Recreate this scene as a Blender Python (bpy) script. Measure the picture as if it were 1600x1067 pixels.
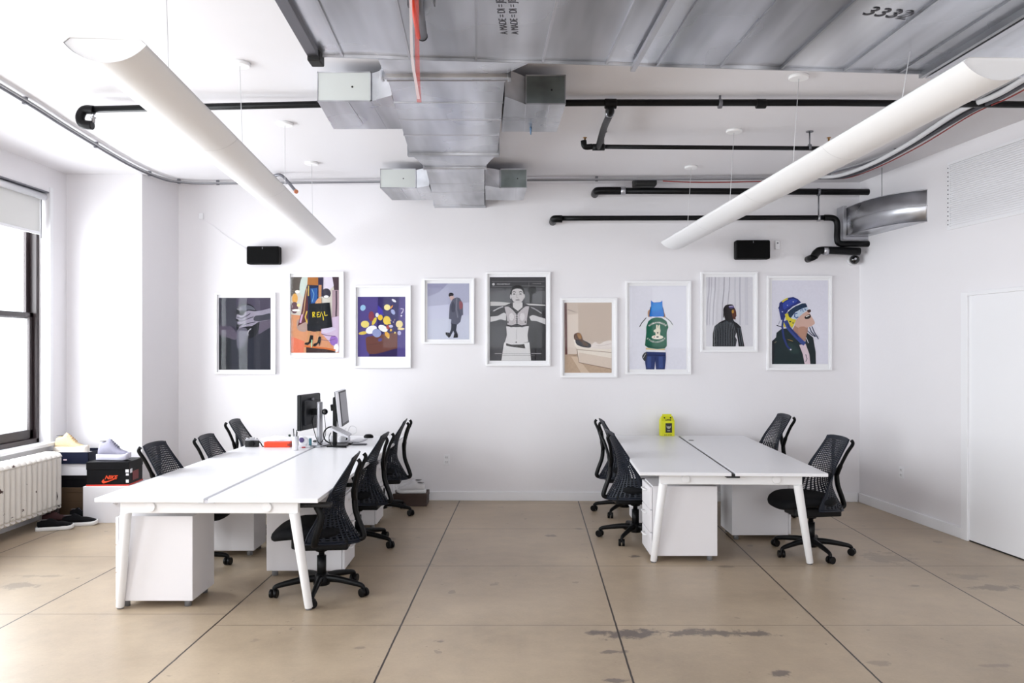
import bpy, math, random
from mathutils import Vector, Matrix
random.seed(7)
for o in list(bpy.data.objects): bpy.data.objects.remove(o)
SC = bpy.context.scene
COL = SC.collection
PI = math.pi

# ------------------------------------------------------------------ camera
F, CX, HY, EYE = 1244.0, 800.0, 543.0, 1.70
cam = bpy.data.cameras.new('camera'); co = bpy.data.objects.new('camera', cam); COL.objects.link(co)
co.location = (0, 0, EYE); co.rotation_euler = (PI/2, 0, 0)
cam.sensor_width = 36; cam.lens = F/1600*36; cam.shift_y = (HY-533.5)/1600; cam.clip_start = .05
SC.camera = co

# ------------------------------------------------------------------ light
w = bpy.data.worlds.new('world'); SC.world = w; w.use_nodes = True
bg = w.node_tree.nodes['Background']; bg.inputs[0].default_value = (.88, .94, 1, 1); bg.inputs[1].default_value = 1.6
SC.view_settings.view_transform = 'Standard'; SC.view_settings.look = 'None'
SC.view_settings.exposure = 0.27; SC.view_settings.gamma = 1
def area(name, loc, rot, sx, sy, power, color):
    l = bpy.data.lights.new(name, 'AREA'); l.shape = 'RECTANGLE'; l.size = sx; l.size_y = sy
    l.energy = power; l.color = color
    o = bpy.data.objects.new(name, l); COL.objects.link(o); o.location = loc; o.rotation_euler = rot
    return o
WZ0, WZ1 = .74, 3.27
WINS = [(6.35, 8.05), (3.75, 5.45), (1.15, 2.85), (-1.45, .25)]      # along the left wall (daylight side)
for i, (a, b) in enumerate(WINS):
    area('daylight_left', (-5.35, (a+b)/2, 2.1), (0, -PI/2, 0), 2.5, b-a+.3, 185, (.93, .97, 1))
REAR_OPEN = [(-4.0, -2.2), (-1.5, .3), (.9, 2.7), (3.2, 4.9)]  # unseen openings behind the camera, added for soft frontal fill
for a, b in REAR_OPEN:
    area('rear_fill', ((a+b)/2, -3.75, 2.5), (PI/2, 0, 0), b-a, 1.6, 26, (.97, .98, 1))  # added fill light, one per unseen rear opening

# ------------------------------------------------------------------ helpers
def lin(c): return c/12.92 if c <= .04045 else ((c+.055)/1.055)**2.4
def rgb(r, g, b): return (lin(r/255), lin(g/255), lin(b/255), 1)
def P(px, py, Y): return Vector(((px-CX)*Y/F, Y, EYE-(py-HY)*Y/F))
def Dz(py, z): return (EYE-z)*F/(py-HY)
def PZ(px, py, z): return P(px, py, Dz(py, z))
MATS = {}
def mat(name, col, rough=.5, metal=0., bump=0., bscale=60., var=0., vscale=4., spec=.5, trans=0., coat=0.):
    if name in MATS: return MATS[name]
    m = bpy.data.materials.new(name); m.use_nodes = True; nt = m.node_tree; N = nt.nodes; L = nt.links
    b = N['Principled BSDF']
    b.inputs['Base Color'].default_value = col; b.inputs['Roughness'].default_value = rough
    b.inputs['Metallic'].default_value = metal; b.inputs['Specular IOR Level'].default_value = spec
    b.inputs['Coat Weight'].default_value = coat
    tc = N.new('ShaderNodeTexCoord')
    n = N.new('ShaderNodeTexNoise'); n.inputs['Scale'].default_value = vscale; n.inputs['Detail'].default_value = 4
    L.new(tc.outputs['Object'], n.inputs['Vector'])
    mx = N.new('ShaderNodeMix'); mx.data_type = 'RGBA'; mx.inputs[6].default_value = col
    mx.inputs[7].default_value = tuple(c*(1-var) for c in col[:3])+(1,)
    L.new(n.outputs['Fac'], mx.inputs[0]); L.new(mx.outputs[2], b.inputs['Base Color'])
    if bump:
        n2 = N.new('ShaderNodeTexNoise'); n2.inputs['Scale'].default_value = bscale; n2.inputs['Detail'].default_value = 3
        L.new(tc.outputs['Object'], n2.inputs['Vector'])
        bp = N.new('ShaderNodeBump'); bp.inputs['Strength'].default_value = bump; bp.inputs['Distance'].default_value = .01
        L.new(n2.outputs['Fac'], bp.inputs['Height']); L.new(bp.outputs[0], b.inputs['Normal'])
    MATS[name] = m
    return m
def cmat(c): return mat('ink_%02x%02x%02x' % c, rgb(*c), .7, var=.10 if sum(c) > 540 else .25, vscale=45, spec=.2)

class MB:
    def __init__(s): s.v = []; s.f = []; s.m = []; s.sm = []
    def face(s, idx, m=0, sm=False): s.f.append(tuple(idx)); s.m.append(m); s.sm.append(sm)
    def add(s, pts): i = len(s.v); s.v += [tuple(p) for p in pts]; return i
    def box(s, x0, x1, y0, y1, z0, z1, m=0, M=None):
        p = [Vector((x, y, z)) for z in (z0, z1) for y in (y0, y1) for x in (x0, x1)]
        if M: p = [M @ q for q in p]
        i = s.add(p)
        for f in ((0,2,3,1), (4,5,7,6), (0,1,5,4), (2,6,7,3), (0,4,6,2), (1,3,7,5)): s.face([i+k for k in f], m)
        return s
    def prism(s, poly, z0, z1, m=0, M=None, sm=False):
        n = len(poly); a = sum(poly[i][0]*poly[(i+1) % n][1]-poly[(i+1) % n][0]*poly[i][1] for i in range(n))
        if a < 0: poly = poly[::-1]
        p = [Vector((x, y, z0)) for x, y in poly]+[Vector((x, y, z1)) for x, y in poly]
        if M: p = [M @ q for q in p]
        i = s.add(p)
        s.face([i+k for k in range(n)][::-1], m); s.face([i+n+k for k in range(n)], m)
        for k in range(n): s.face((i+k, i+(k+1) % n, i+n+(k+1) % n, i+n+k), m, sm)
        return s
    def rings(s, rings, m=0, sm=True, cap=True, closed=True):
        n = len(rings[0]); base = [s.add(r) for r in rings]
        for a in range(len(rings)-1):
            for k in range(n if closed else n-1):
                k2 = (k+1) % n
                s.face((base[a]+k, base[a]+k2, base[a+1]+k2, base[a+1]+k), m, sm)
        if cap:
            s.face([base[0]+k for k in range(n)][::-1], m); s.face([base[-1]+k for k in range(n)], m)
        return s
    def tube(s, path, r, n=10, m=0, cap=True, sx=1.0):
        path = [Vector(p) for p in path]; R = r if isinstance(r, (list, tuple)) else [r]*len(path)
        rg = []; up = None
        for i, p in enumerate(path):
            t = (path[min(i+1, len(path)-1)]-path[max(i-1, 0)]).normalized()
            if up is None:
                up = Vector((0, 0, 1)) if abs(t.z) < .9 else Vector((1, 0, 0))
            a = t.cross(up).normalized(); b = a.cross(t).normalized(); up = b
            rg.append([p+(a*math.cos(q)*sx+b*math.sin(q))*R[i] for q in (2*PI*k/n for k in range(n))])
        # outward orientation: a x b = -t  -> reverse ring order
        rg = [r_[::-1] for r_ in rg]
        return s.rings(rg, m, True, cap)
    def cyl(s, p0, p1, r0, r1=None, n=20, m=0): return s.tube([p0, p1], [r0, r0 if r1 is None else r1], n, m)
    def lathe(s, prof, c=(0, 0, 0), n=24, m=0, M=None):
        rg = []
        for r, z in prof:
            q = [Vector((c[0]+r*math.cos(2*PI*k/n), c[1]+r*math.sin(2*PI*k/n), c[2]+z)) for k in range(n)]
            rg.append([M @ v for v in q] if M else q)
        return s.rings(rg, m)
    def sphere(s, c, r, n=16, m=0, sz=1.):
        return s.lathe([(max(r*math.sin(PI*k/10), 1e-5), -r*sz*math.cos(PI*k/10)) for k in range(11)], c, n, m)
    def build(s, name, mats, parent=None, loc=None, bevel=0, seg=2, sub=0):
        me = bpy.data.meshes.new(name); me.from_pydata(s.v, [], s.f)
        if not isinstance(mats, (list, tuple)): mats = [mats]
        for m in mats: me.materials.append(m)
        me.polygons.foreach_set('material_index', s.m); me.polygons.foreach_set('use_smooth', s.sm); me.update()
        o = bpy.data.objects.new(name, me); COL.objects.link(o)
        if parent: o.parent = parent
        if loc: o.location = loc
        if bevel:
            b = o.modifiers.new('bevel', 'BEVEL'); b.width = bevel; b.segments = seg; b.limit_method = 'ANGLE'; b.angle_limit = .6
        if sub:
            b = o.modifiers.new('sub', 'SUBSURF'); b.levels = sub; b.render_levels = sub
        return o
def tag(o, label=None, cat=None, group=None, kind=None):
    if label: o['label'] = label
    if cat: o['category'] = cat
    if group: o['group'] = group
    if kind: o['kind'] = kind
    return o
def thing(name, label, cat, loc=(0, 0, 0), rz=0, group=None):
    o = bpy.data.objects.new(name, None); COL.objects.link(o); o.empty_display_size = .1
    o.location = loc; o.rotation_euler = (0, 0, rz)
    return tag(o, label, cat, group)
def struct(o): o['kind'] = 'structure'; return o
def dup(o, parent=None, dz=0, lift=()):
    c = o.copy(); COL.objects.link(c)
    if parent: c.parent = parent
    if o.name.split('.')[0] in lift: c.location.z += dz
    for ch in list(o.children):
        dup(ch, c, dz, lift)
    return c
def smooth(pts, k=6, closed=True):
    n = len(pts); out = []
    P_ = [Vector(p) for p in pts]
    rng = range(n) if closed else range(n-1)
    for i in rng:
        p0, p1, p2, p3 = (P_[(i-1) % n], P_[i], P_[(i+1) % n], P_[(i+2) % n]) if closed else (P_[max(i-1, 0)], P_[i], P_[i+1], P_[min(i+2, n-1)])
        for j in range(k):
            t = j/k
            out.append(.5*((2*p1)+(-p0+p2)*t+(2*p0-5*p1+4*p2-p3)*t*t+(-p0+3*p1-3*p2+p3)*t**3))
    if not closed: out.append(P_[-1])
    return out
def text(s, size, name, m, parent, loc, rot=(PI/2, 0, 0), thick=.0005, shear=0, sx=1.0, bold=0):
    cu = bpy.data.curves.new(name, 'FONT'); cu.body = s; cu.size = size; cu.extrude = thick; cu.shear = shear
    cu.align_x = 'CENTER'; cu.align_y = 'CENTER'; cu.offset = bold
    t = bpy.data.objects.new('tmp', cu); COL.objects.link(t)
    bpy.context.view_layer.update()
    me = bpy.data.meshes.new_from_object(t.evaluated_get(bpy.context.evaluated_depsgraph_get()))
    bpy.data.objects.remove(t); me.materials.clear(); me.materials.append(m)
    o = bpy.data.objects.new(name, me); COL.objects.link(o); o.parent = parent; o.location = loc; o.rotation_euler = rot; o.scale = (sx, 1, 1)
    return o

# ------------------------------------------------------------------ materials
WALL = mat('white_wall_paint', rgb(237, 235, 238), .6, bump=.08, bscale=35, var=.02)
CEIL = mat('white_ceiling_paint', rgb(232, 230, 233), .7, bump=.1, bscale=6, var=.02)
TRIM = mat('white_trim_gloss', rgb(240, 240, 243), .35)
LAM = mat('white_laminate', rgb(240, 240, 243), .32)
WMET = mat('white_powder_coat', rgb(240, 240, 241), .4)
PED = mat('white_cabinet_steel', rgb(233, 231, 234), .45)
BLK = mat('black_plastic', rgb(9, 10, 12), .42, spec=.22)
BLKS = mat('black_fabric', rgb(12, 13, 17), .8, spec=.22, bump=.3, bscale=300)
MESH = mat('slate_elastomer', rgb(24, 29, 40), .38, spec=.22)
CAST = mat('caster_rubber', rgb(8, 8, 10), .35, spec=.22)
PIPE = mat('black_iron_pipe', rgb(7, 7, 9), .4, spec=.22, bump=.1)
GREY = mat('grey_conduit', rgb(120, 120, 126), .4, .7)
STEEL = mat('silver_metal', rgb(190, 190, 195), .3, .9)
LAMP = mat('lamp_white_shade', rgb(246, 246, 247), .45)
CAPM = mat('lamp_end_white', rgb(225, 225, 226), .5)
FRM = mat('white_frame_lacquer', rgb(246, 246, 248), .35)
MATB = mat('white_mat_board', rgb(244, 244, 246), .8)
WFR = mat('dark_bronze_window', rgb(46, 36, 38), .4)
DK = mat('dark_gap', rgb(15, 15, 16), .6)
BLIND = mat('roller_fabric', rgb(226, 226, 224), .8)

def galv(name, base=(.53, .54, .57), rough=.27):
    m = mat(name, base+(1,), rough, 1.0)
    nt = m.node_tree; N = nt.nodes; L = nt.links; b = N['Principled BSDF']
    tc = N['Texture Coordinate']
    v = N.new('ShaderNodeTexNoise'); v.inputs['Scale'].default_value = 1.6; v.inputs['Detail'].default_value = 2
    L.new(tc.outputs['Object'], v.inputs['Vector'])
    r = N.new('ShaderNodeMapRange'); r.inputs[1].default_value = .3; r.inputs[2].default_value = .7
    r.inputs[3].default_value = rough-.06; r.inputs[4].default_value = rough+.12
    L.new(v.outputs['Fac'], r.inputs[0]); L.new(r.outputs[0], b.inputs['Roughness'])
    n2 = N.new('ShaderNodeTexNoise'); n2.inputs['Scale'].default_value = 2.2; n2.inputs['Detail'].default_value = 1
    mp = N.new('ShaderNodeMapping'); mp.inputs['Scale'].default_value = (2.2, .25, 2.2)
    L.new(tc.outputs['Object'], mp.inputs['Vector']); L.new(mp.outputs[0], n2.inputs['Vector'])
    n3 = N.new('ShaderNodeTexNoise'); n3.inputs['Scale'].default_value = 1.5; n3.inputs['Detail'].default_value = 3; L.new(mp.outputs[0], n3.inputs['Vector'])  # zinc tone variance, stretched into streaks that imitate reflected bands
    cr = N.new('ShaderNodeValToRGB'); cr.color_ramp.elements[0].position = .36; cr.color_ramp.elements[1].position = .66
    cr.color_ramp.elements[0].color = tuple(c*.62 for c in base)+(1,); cr.color_ramp.elements[1].color = tuple(min(1, c*1.3) for c in base)+(1,)
    L.new(n3.outputs['Fac'], cr.inputs[0]); L.new(cr.outputs[0], b.inputs['Base Color'])
    bp = N.new('ShaderNodeBump'); bp.inputs['Strength'].default_value = .45; bp.inputs['Distance'].default_value = .03
    L.new(n2.outputs['Fac'], bp.inputs['Height']); L.new(bp.outputs[0], b.inputs['Normal'])
    return m
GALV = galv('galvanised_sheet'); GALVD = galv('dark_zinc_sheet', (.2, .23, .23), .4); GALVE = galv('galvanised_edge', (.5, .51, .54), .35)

def glassmat(name, tint=(1, 1, 1), refl=1.0):
    m = bpy.data.materials.new(name); m.use_nodes = True; nt = m.node_tree; N = nt.nodes; L = nt.links
    N.remove(N['Principled BSDF']); out = N['Material Output']
    t = N.new('ShaderNodeBsdfTransparent'); t.inputs[0].default_value = tint+(1,)
    g = N.new('ShaderNodeBsdfGlossy'); g.inputs['Roughness'].default_value = .02
    fr = N.new('ShaderNodeFresnel'); fr.inputs[0].default_value = 1.5
    mm = N.new('ShaderNodeMath'); mm.operation = 'MULTIPLY'; L.new(fr.outputs[0], mm.inputs[0])
    ge = N.new('ShaderNodeNewGeometry'); iv = N.new('ShaderNodeMath'); iv.operation = 'SUBTRACT'; iv.inputs[0].default_value = 1; L.new(ge.outputs['Backfacing'], iv.inputs[1])
    m0 = N.new('ShaderNodeMath'); m0.operation = 'MULTIPLY'; m0.inputs[1].default_value = refl; L.new(iv.outputs[0], m0.inputs[0]); L.new(m0.outputs[0], mm.inputs[1])
    mx = N.new('ShaderNodeMixShader'); L.new(mm.outputs[0], mx.inputs[0]); L.new(t.outputs[0], mx.inputs[1]); L.new(g.outputs[0], mx.inputs[2])
    L.new(mx.outputs[0], out.inputs[0]); return m
GLASS = glassmat('clear_glass'); PICGL = glassmat('picture_glass', refl=.35)
def sheer(name, col, alpha):
    m = bpy.data.materials.new(name); m.use_nodes = True; nt = m.node_tree; N = nt.nodes; L = nt.links
    b = N['Principled BSDF']; b.inputs['Base Color'].default_value = col; b.inputs['Roughness'].default_value = .4
    b.inputs['Alpha'].default_value = alpha; return m

# floor shader ------------------------------------------------------
def floor_material():
    m = bpy.data.materials.new('polished_concrete'); m.use_nodes = True; nt = m.node_tree; N = nt.nodes; L = nt.links
    b = N['Principled BSDF']; tc = N.new('ShaderNodeTexCoord'); sp = N.new('ShaderNodeSeparateXYZ'); L.new(tc.outputs['Object'], sp.inputs[0])
    def M(op, a, b_=None, c_=None):
        n = N.new('ShaderNodeMath'); n.operation = op
        for i, x in enumerate((a, b_, c_)):
            if x is None: continue
            if isinstance(x, (int, float)): n.inputs[i].default_value = x
            else: L.new(x, n.inputs[i])
        return n.outputs[0]
    X, Y = sp.outputs[0], sp.outputs[1]
    def noise(s, d=5, r=.55, vec=None):
        n = N.new('ShaderNodeTexNoise'); n.inputs['Scale'].default_value = s; n.inputs['Detail'].default_value = d; n.inputs['Roughness'].default_value = r
        L.new(vec or tc.outputs['Object'], n.inputs['Vector']); return n.outputs['Fac']
    wob = M('MULTIPLY', M('SUBTRACT', noise(14), .5), .006)
    xs = M('ADD', M('SUBTRACT', X, M('MULTIPLY', M('SUBTRACT', Y, 4.036), .0247)), wob)
    ys = M('ADD', Y, wob)
    def mind(v, cs):
        r = None
        for c in cs:
            d = M('ABSOLUTE', M('SUBTRACT', v, c)); r = d if r is None else M('MINIMUM', r, d)
        return r
    dx = mind(xs, [-4.3, -3.12, -1.843, -.70, .616, 1.875, 3.11, 4.3])
    dyc = mind(ys, [1.0, 2.3, 3.6, 4.873, 6.2, 7.47, 8.7]); dyl = mind(ys, [1.2, 2.5, 3.8, 5.08, 6.47, 7.8])
    left = M('LESS_THAN', xs, -1.843)
    dy = M('ADD', M('MULTIPLY', dyl, left), M('MULTIPLY', dyc, M('SUBTRACT', 1, left)))
    jx = M('LESS_THAN', dx, .0055); jy = M('MULTIPLY', M('LESS_THAN', dy, .0045), .6)
    joint = M('MAXIMUM', jx, jy)
    # colour
    n1 = noise(.9, 6); n2 = noise(7, 8, .65); n3 = noise(60, 3)
    ramp = N.new('ShaderNodeValToRGB'); ramp.color_ramp.elements[0].position = .3; ramp.color_ramp.elements[1].position = .72
    ramp.color_ramp.elements[0].color = rgb(148, 131, 111); ramp.color_ramp.elements[1].color = rgb(197, 178, 153)
    L.new(M('ADD', M('MULTIPLY', n1, .6), M('ADD', M('MULTIPLY', n2, .3), M('MULTIPLY', n3, .1))), ramp.inputs[0])
    # stains
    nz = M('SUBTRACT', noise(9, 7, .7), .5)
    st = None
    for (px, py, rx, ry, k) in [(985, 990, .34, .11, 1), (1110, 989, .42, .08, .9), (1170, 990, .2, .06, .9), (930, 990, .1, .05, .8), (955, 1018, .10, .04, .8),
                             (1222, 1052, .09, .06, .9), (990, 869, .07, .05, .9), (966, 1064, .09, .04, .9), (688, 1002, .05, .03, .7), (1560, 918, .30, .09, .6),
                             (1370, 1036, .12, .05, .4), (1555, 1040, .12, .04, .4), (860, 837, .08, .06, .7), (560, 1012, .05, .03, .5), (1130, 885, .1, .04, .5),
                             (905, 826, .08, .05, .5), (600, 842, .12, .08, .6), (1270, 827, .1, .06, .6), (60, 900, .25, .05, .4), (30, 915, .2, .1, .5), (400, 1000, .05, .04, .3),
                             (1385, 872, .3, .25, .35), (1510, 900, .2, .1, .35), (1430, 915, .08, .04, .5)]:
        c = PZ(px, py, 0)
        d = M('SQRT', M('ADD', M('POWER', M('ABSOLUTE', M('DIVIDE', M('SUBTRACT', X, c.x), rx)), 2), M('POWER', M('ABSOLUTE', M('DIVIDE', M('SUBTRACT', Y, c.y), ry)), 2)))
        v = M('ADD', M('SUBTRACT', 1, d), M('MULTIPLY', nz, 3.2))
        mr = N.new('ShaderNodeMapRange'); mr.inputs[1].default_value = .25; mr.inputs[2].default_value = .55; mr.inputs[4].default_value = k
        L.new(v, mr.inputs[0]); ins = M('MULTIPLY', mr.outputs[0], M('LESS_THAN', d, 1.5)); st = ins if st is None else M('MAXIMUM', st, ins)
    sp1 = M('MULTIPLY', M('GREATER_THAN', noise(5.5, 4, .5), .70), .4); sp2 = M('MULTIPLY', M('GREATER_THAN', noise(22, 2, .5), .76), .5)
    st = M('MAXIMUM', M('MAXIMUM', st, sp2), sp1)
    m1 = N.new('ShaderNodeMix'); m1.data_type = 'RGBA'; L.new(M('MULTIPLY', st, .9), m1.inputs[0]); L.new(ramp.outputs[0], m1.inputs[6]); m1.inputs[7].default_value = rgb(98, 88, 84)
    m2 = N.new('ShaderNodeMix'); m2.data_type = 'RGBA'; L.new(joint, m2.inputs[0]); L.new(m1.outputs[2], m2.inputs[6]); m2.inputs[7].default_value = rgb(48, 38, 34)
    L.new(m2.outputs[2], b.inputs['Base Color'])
    r = M('ADD', .30, M('MULTIPLY', n2, .18)); L.new(r, b.inputs['Roughness'])
    bp = N.new('ShaderNodeBump'); bp.inputs['Strength'].default_value = .15; bp.inputs['Distance'].default_value = .01
    L.new(M('SUBTRACT', M('MULTIPLY', n2, .3), joint), bp.inputs['Height']); L.new(bp.outputs[0], b.inputs['Normal'])
    return m

# ------------------------------------------------------------------ room
ZC = 3.52
BW0, BW1 = (-3.74, 8.93), (3.83, 8.775)
BS = (BW1[1]-BW0[1])/(BW1[0]-BW0[0]); BANG = math.atan(BS)
def backY(x): return BW0[1]+(x-BW0[0])*BS
def BWpt(px, py, off=0):
    k = (px-CX)/F; d = (BW0[1]-BW0[0]*BS-off)/(1-BS*k); return P(px, py, d)
def RWx(y): return 3.83+.107*(8.775-y)
RANG = math.atan(.107)
def RWpt(px, py, off=0):
    k = (px-CX)/F; d = (3.83+.107*8.775-off)/(k+.107); return P(px, py, d)
LX = -4.68
struct(MB().box(-5.0, 5.6, -3.9, 9.3, -.1, 0).build('floor', floor_material()))
struct(MB().box(-5.0, 5.6, -3.6, 9.3, ZC, ZC+.1).build('ceiling', CEIL))
struct(MB().prism([(-3.9, backY(-3.9)), (3.9, backY(3.9)), (3.9, 9.2), (-3.9, 9.2)], 0, ZC).build('wall_back', WALL))
struct(MB().prism([(RWx(9.0), 9.0), (RWx(-3.6), -3.6), (5.5, -3.6), (5.5, 9.0)], 0, ZC).build('wall_right', WALL))
struct(MB().prism([(LX, 8.36), (-3.88, 8.35), (-3.74, 8.935), (-3.74, 9.2), (LX-.2, 9.2), (LX-.2, 8.36)], 0, ZC).build('wall_chase', WALL))
wl = MB(); ys = [-3.6]+[v for a, b in sorted(WINS) for v in (a, b)]+[9.2]
for i in range(0, len(ys), 2): wl.box(LX-.22, LX, ys[i], ys[i+1], 0, ZC)
for a, b in WINS: wl.box(LX-.22, LX, a, b, 0, WZ0-.03); wl.box(LX-.22, LX, a, b, WZ1, ZC)
struct(wl.build('wall_left', WALL))
wr = MB(); xs = [-4.9]+[v for a, b in REAR_OPEN for v in (a, b)]+[5.5]
for i in range(0, len(xs), 2): wr.box(xs[i], xs[i+1], -3.7, -3.5, 0, ZC)
for a, b in REAR_OPEN: wr.box(a, b, -3.7, -3.5, 0, 1.7); wr.box(a, b, -3.7, -3.5, 3.3, ZC)  # sill set high so the added fill falls steeply past the desks
struct(wr.build('wall_rear', WALL))

# windows: frame, sashes, panes, sill
n = 0
for wi, (a, b) in enumerate(WINS):
    n += 1
    o = bpy.data.objects.new('window_%d' % n, None); COL.objects.link(o); o.location = (LX, (a+b)/2, WZ0); struct(o)
    h = (b-a)/2; H = WZ1-WZ0
    f = MB()
    for s in (-1, 1): f.box(-.20, -.10, min(s*h, s*(h-.045)), max(s*h, s*(h-.045)), 0, H)
    f.box(-.20, -.10, -h, h, 0, .05); f.box(-.20, -.10, -h, h, H-.05, H); f.build('window_frame', WFR, o, bevel=.004)
    mid = 1.28
    for nm, z0, z1, xo in (('lower_sash', .05, mid+.03, -.135), ('upper_sash', mid-.03, H-.05, -.17)):
        s_ = MB(); hh = h-.045; t = .055
        s_.box(xo-.03, xo, -hh, -hh+t, z0, z1); s_.box(xo-.03, xo, hh-t, hh, z0, z1)
        s_.box(xo-.03, xo, -hh, hh, z0, z0+(.09 if nm == 'lower_sash' else .05)); s_.box(xo-.03, xo, -hh, hh, z1-.05, z1)
        so = s_.build(nm, WFR, o, bevel=.004)
        MB().box(xo-.018, xo-.012, -hh+t, hh-t, z0+.05, z1-.05).build('pane', GLASS, so)
    MB().box(-.10, .055, -h-.05, h+.06, -.03, 0.005).build('window_sill', TRIM, o, bevel=.006)
    tj = MB()
    MB().box(0.0, .012, h, h+.05, 0, H+.05).build('window_casing', TRIM, o)
for wi, (a, b) in enumerate(WINS[:2]):
    t = thing('roller_blind', ['pale grey roller blind pulled a little down over the dark framed window', 'roller blind on the next window outside the picture edge'][wi], 'blind', (LX-.04, (a+b)/2, WZ1-.05), 0)
    h = (b-a)/2-.02
    MB().cyl((0, -h, 0), (0, h, 0), .034).build('roller_tube', mat('blind_tube', rgb(222, 222, 226), .3), t)
    MB().box(-.045, .05, -h-.008, h+.008, .036, .05).build('cassette', GREY, t, bevel=.003)
    MB().box(-.036, -.034, -h+.02, h-.02, -.36, 0).build('fabric', BLIND, t)
    MB().box(-.043, -.027, -h+.02, h-.02, -.385, -.355).build('hem_bar', TRIM, t, bevel=.003)
    MB().cyl((-.01, h-.03, 0), (-.01, h-.03, -.42), .004, n=6).build('chain', GREY, t)

# baseboards
bb = MB(); M_ = Matrix.Rotation(BANG, 4, 'Z'); 
bl = (BW1[0]-BW0[0])
o = MB().prism([(-3.70, backY(-3.7)-.018), (3.8, backY(3.8)-.018), (3.8, backY(3.8)+.01), (-3.7, backY(-3.7)+.01)], 0, .098).build('baseboard_back', TRIM, bevel=.004); struct(o)
def rpr(y0, y1, off, z0, z1, nm, m=TRIM, bev=.004, inset=.01):
    return MB().prism([(RWx(y0)-off, y0), (RWx(y1)-off, y1), (RWx(y1)+inset, y1), (RWx(y0)+inset, y0)], z0, z1).build(nm, m, bevel=bev)
yD = RWpt(1505, 500).y
struct(rpr(yD, 8.76, .018, 0, .098, 'baseboard_right'))
struct(rpr(-3.4, yD-1.9, .018, 0, .098, 'baseboard_right'))
struct(MB().box(LX-.005, LX+.02, -3.4, 8.34, 0, .10).build('baseboard_left', TRIM, bevel=.004))
# door on the right wall
dz = RWpt(1505, 457).z
do = bpy.data.objects.new('door_1', None); COL.objects.link(do); struct(do)
do.location = (RWx(yD), yD, 0); do.rotation_euler = (0, 0, RANG)      # local -y runs towards the camera, -x into the room
DWd = 1.75
MB().box(-.025, .02, -.085, 0, 0, dz).build('door_casing', TRIM, do, bevel=.004)
MB().box(-.025, .02, -DWd, -.085, dz-.035, dz).build('door_casing', TRIM, do, bevel=.004)
MB().box(-.025, .02, -DWd-.085, -DWd, 0, dz).build('door_casing', TRIM, do, bevel=.004)
MB().box(-.004, .02, -DWd, -.085, .012, dz-.035).build('door_panel', LAM, do)
MB().box(-.004, .02, -DWd, -.085, 0, .012).build('door_gap', DK, do)

# ------------------------------------------------------------------ vent grille, outlets, speakers, sensors
c = RWpt(1482, 255); c2 = RWpt(1482, 360)
t = thing('return_grille', 'large white louvred return air grille high on the right wall', 'vent', (RWx(c.y), c.y, c2.z), RANG)
hg = c.z-c2.z
g = MB()
for s in range(30): g.box(-.009, .004, -1.75, -.03, .02+s*(hg-.04)/30, .02+(s+.55)*(hg-.04)/30)
g.build('louvres', TRIM, t)
f = MB(); f.box(-.012, .005, -1.8, 0, 0, .025); f.box(-.012, .005, -1.8, 0, hg-.025, hg); f.box(-.012, .005, -.03, 0, .025, hg-.025); f.box(-.012, .005, -1.8, -1.77, .025, hg-.025)
f.build('frame', TRIM, t, bevel=.002)
for s in range(14): MB().cyl((-.016, -.012, .05+s*(hg-.1)/13), (-.008, -.012, .05+s*(hg-.1)/13), .006, n=8).build('screw', GREY, t)

def outlet(p, rz, label):
    t = thing('wall_outlet', label, 'outlet', p, rz)
    MB().box(-.036, .036, -.008, 0, -.058, .058).build('cover_plate', TRIM, t, bevel=.003)
    for s in (-1, 1):
        r = MB().box(-.017, .017, -.012, -.006, s*.026-.015, s*.026+.015).build('socket', mat('socket_white', rgb(225, 225, 228), .4), t, bevel=.004)
        k = MB(); k.box(-.009, -.006, -.0125, -.011, s*.026-.003, s*.026+.008); k.box(.006, .009, -.0125, -.011, s*.026-.003, s*.026+.008)
        k.build('slot', DK, r)
outlet(BWpt(698, 718), BANG, 'white wall outlet low on the back wall between the two benches')
outlet(RWpt(1409, 738), RANG-PI/2, 'white wall outlet low on the right wall near the corner')

def speaker(px0, py0, px1, py1, label):
    a = BWpt(px0, py0, .12); b = BWpt(px1, py1, .12); wd = (b.x-a.x); h = a.z-b.z; cx = (a.x+b.x)/2
    t = thing('wall_speaker', label, 'speaker', (cx, backY(cx), b.z), BANG, 'black speakers on the back wall')
    MB().prism([(-wd/2, -.13), (wd/2, -.13), (wd/2, -.02), (-wd/2, -.02)], 0, h).build('body', mat('speaker_cloth', rgb(5, 5, 6), .6, spec=.2), t, bevel=.018, seg=3)
    MB().box(-wd/2+.012, wd/2-.012, -.134, -.128, .012, h-.012).build('grille', mat('speaker_grille', rgb(4, 4, 5), .75, spec=.15, bump=.3, bscale=500), t, bevel=.002)
    MB().box(-.05, .05, -.025, 0, h/2-.05, h/2+.05).build('wall_bracket', BLK, t)
    MB().box(-.003, .003, -.136, -.133, h-.035, h-.012).build('badge', GREY, t)
speaker(385.5, 384.5, 436.5, 412.5, 'black wide wall speaker, the left one, above the dark grey photo')
speaker(1150, 375, 1204, 404.5, 'black wide wall speaker, the right one, above the striped shirt photo')

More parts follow.
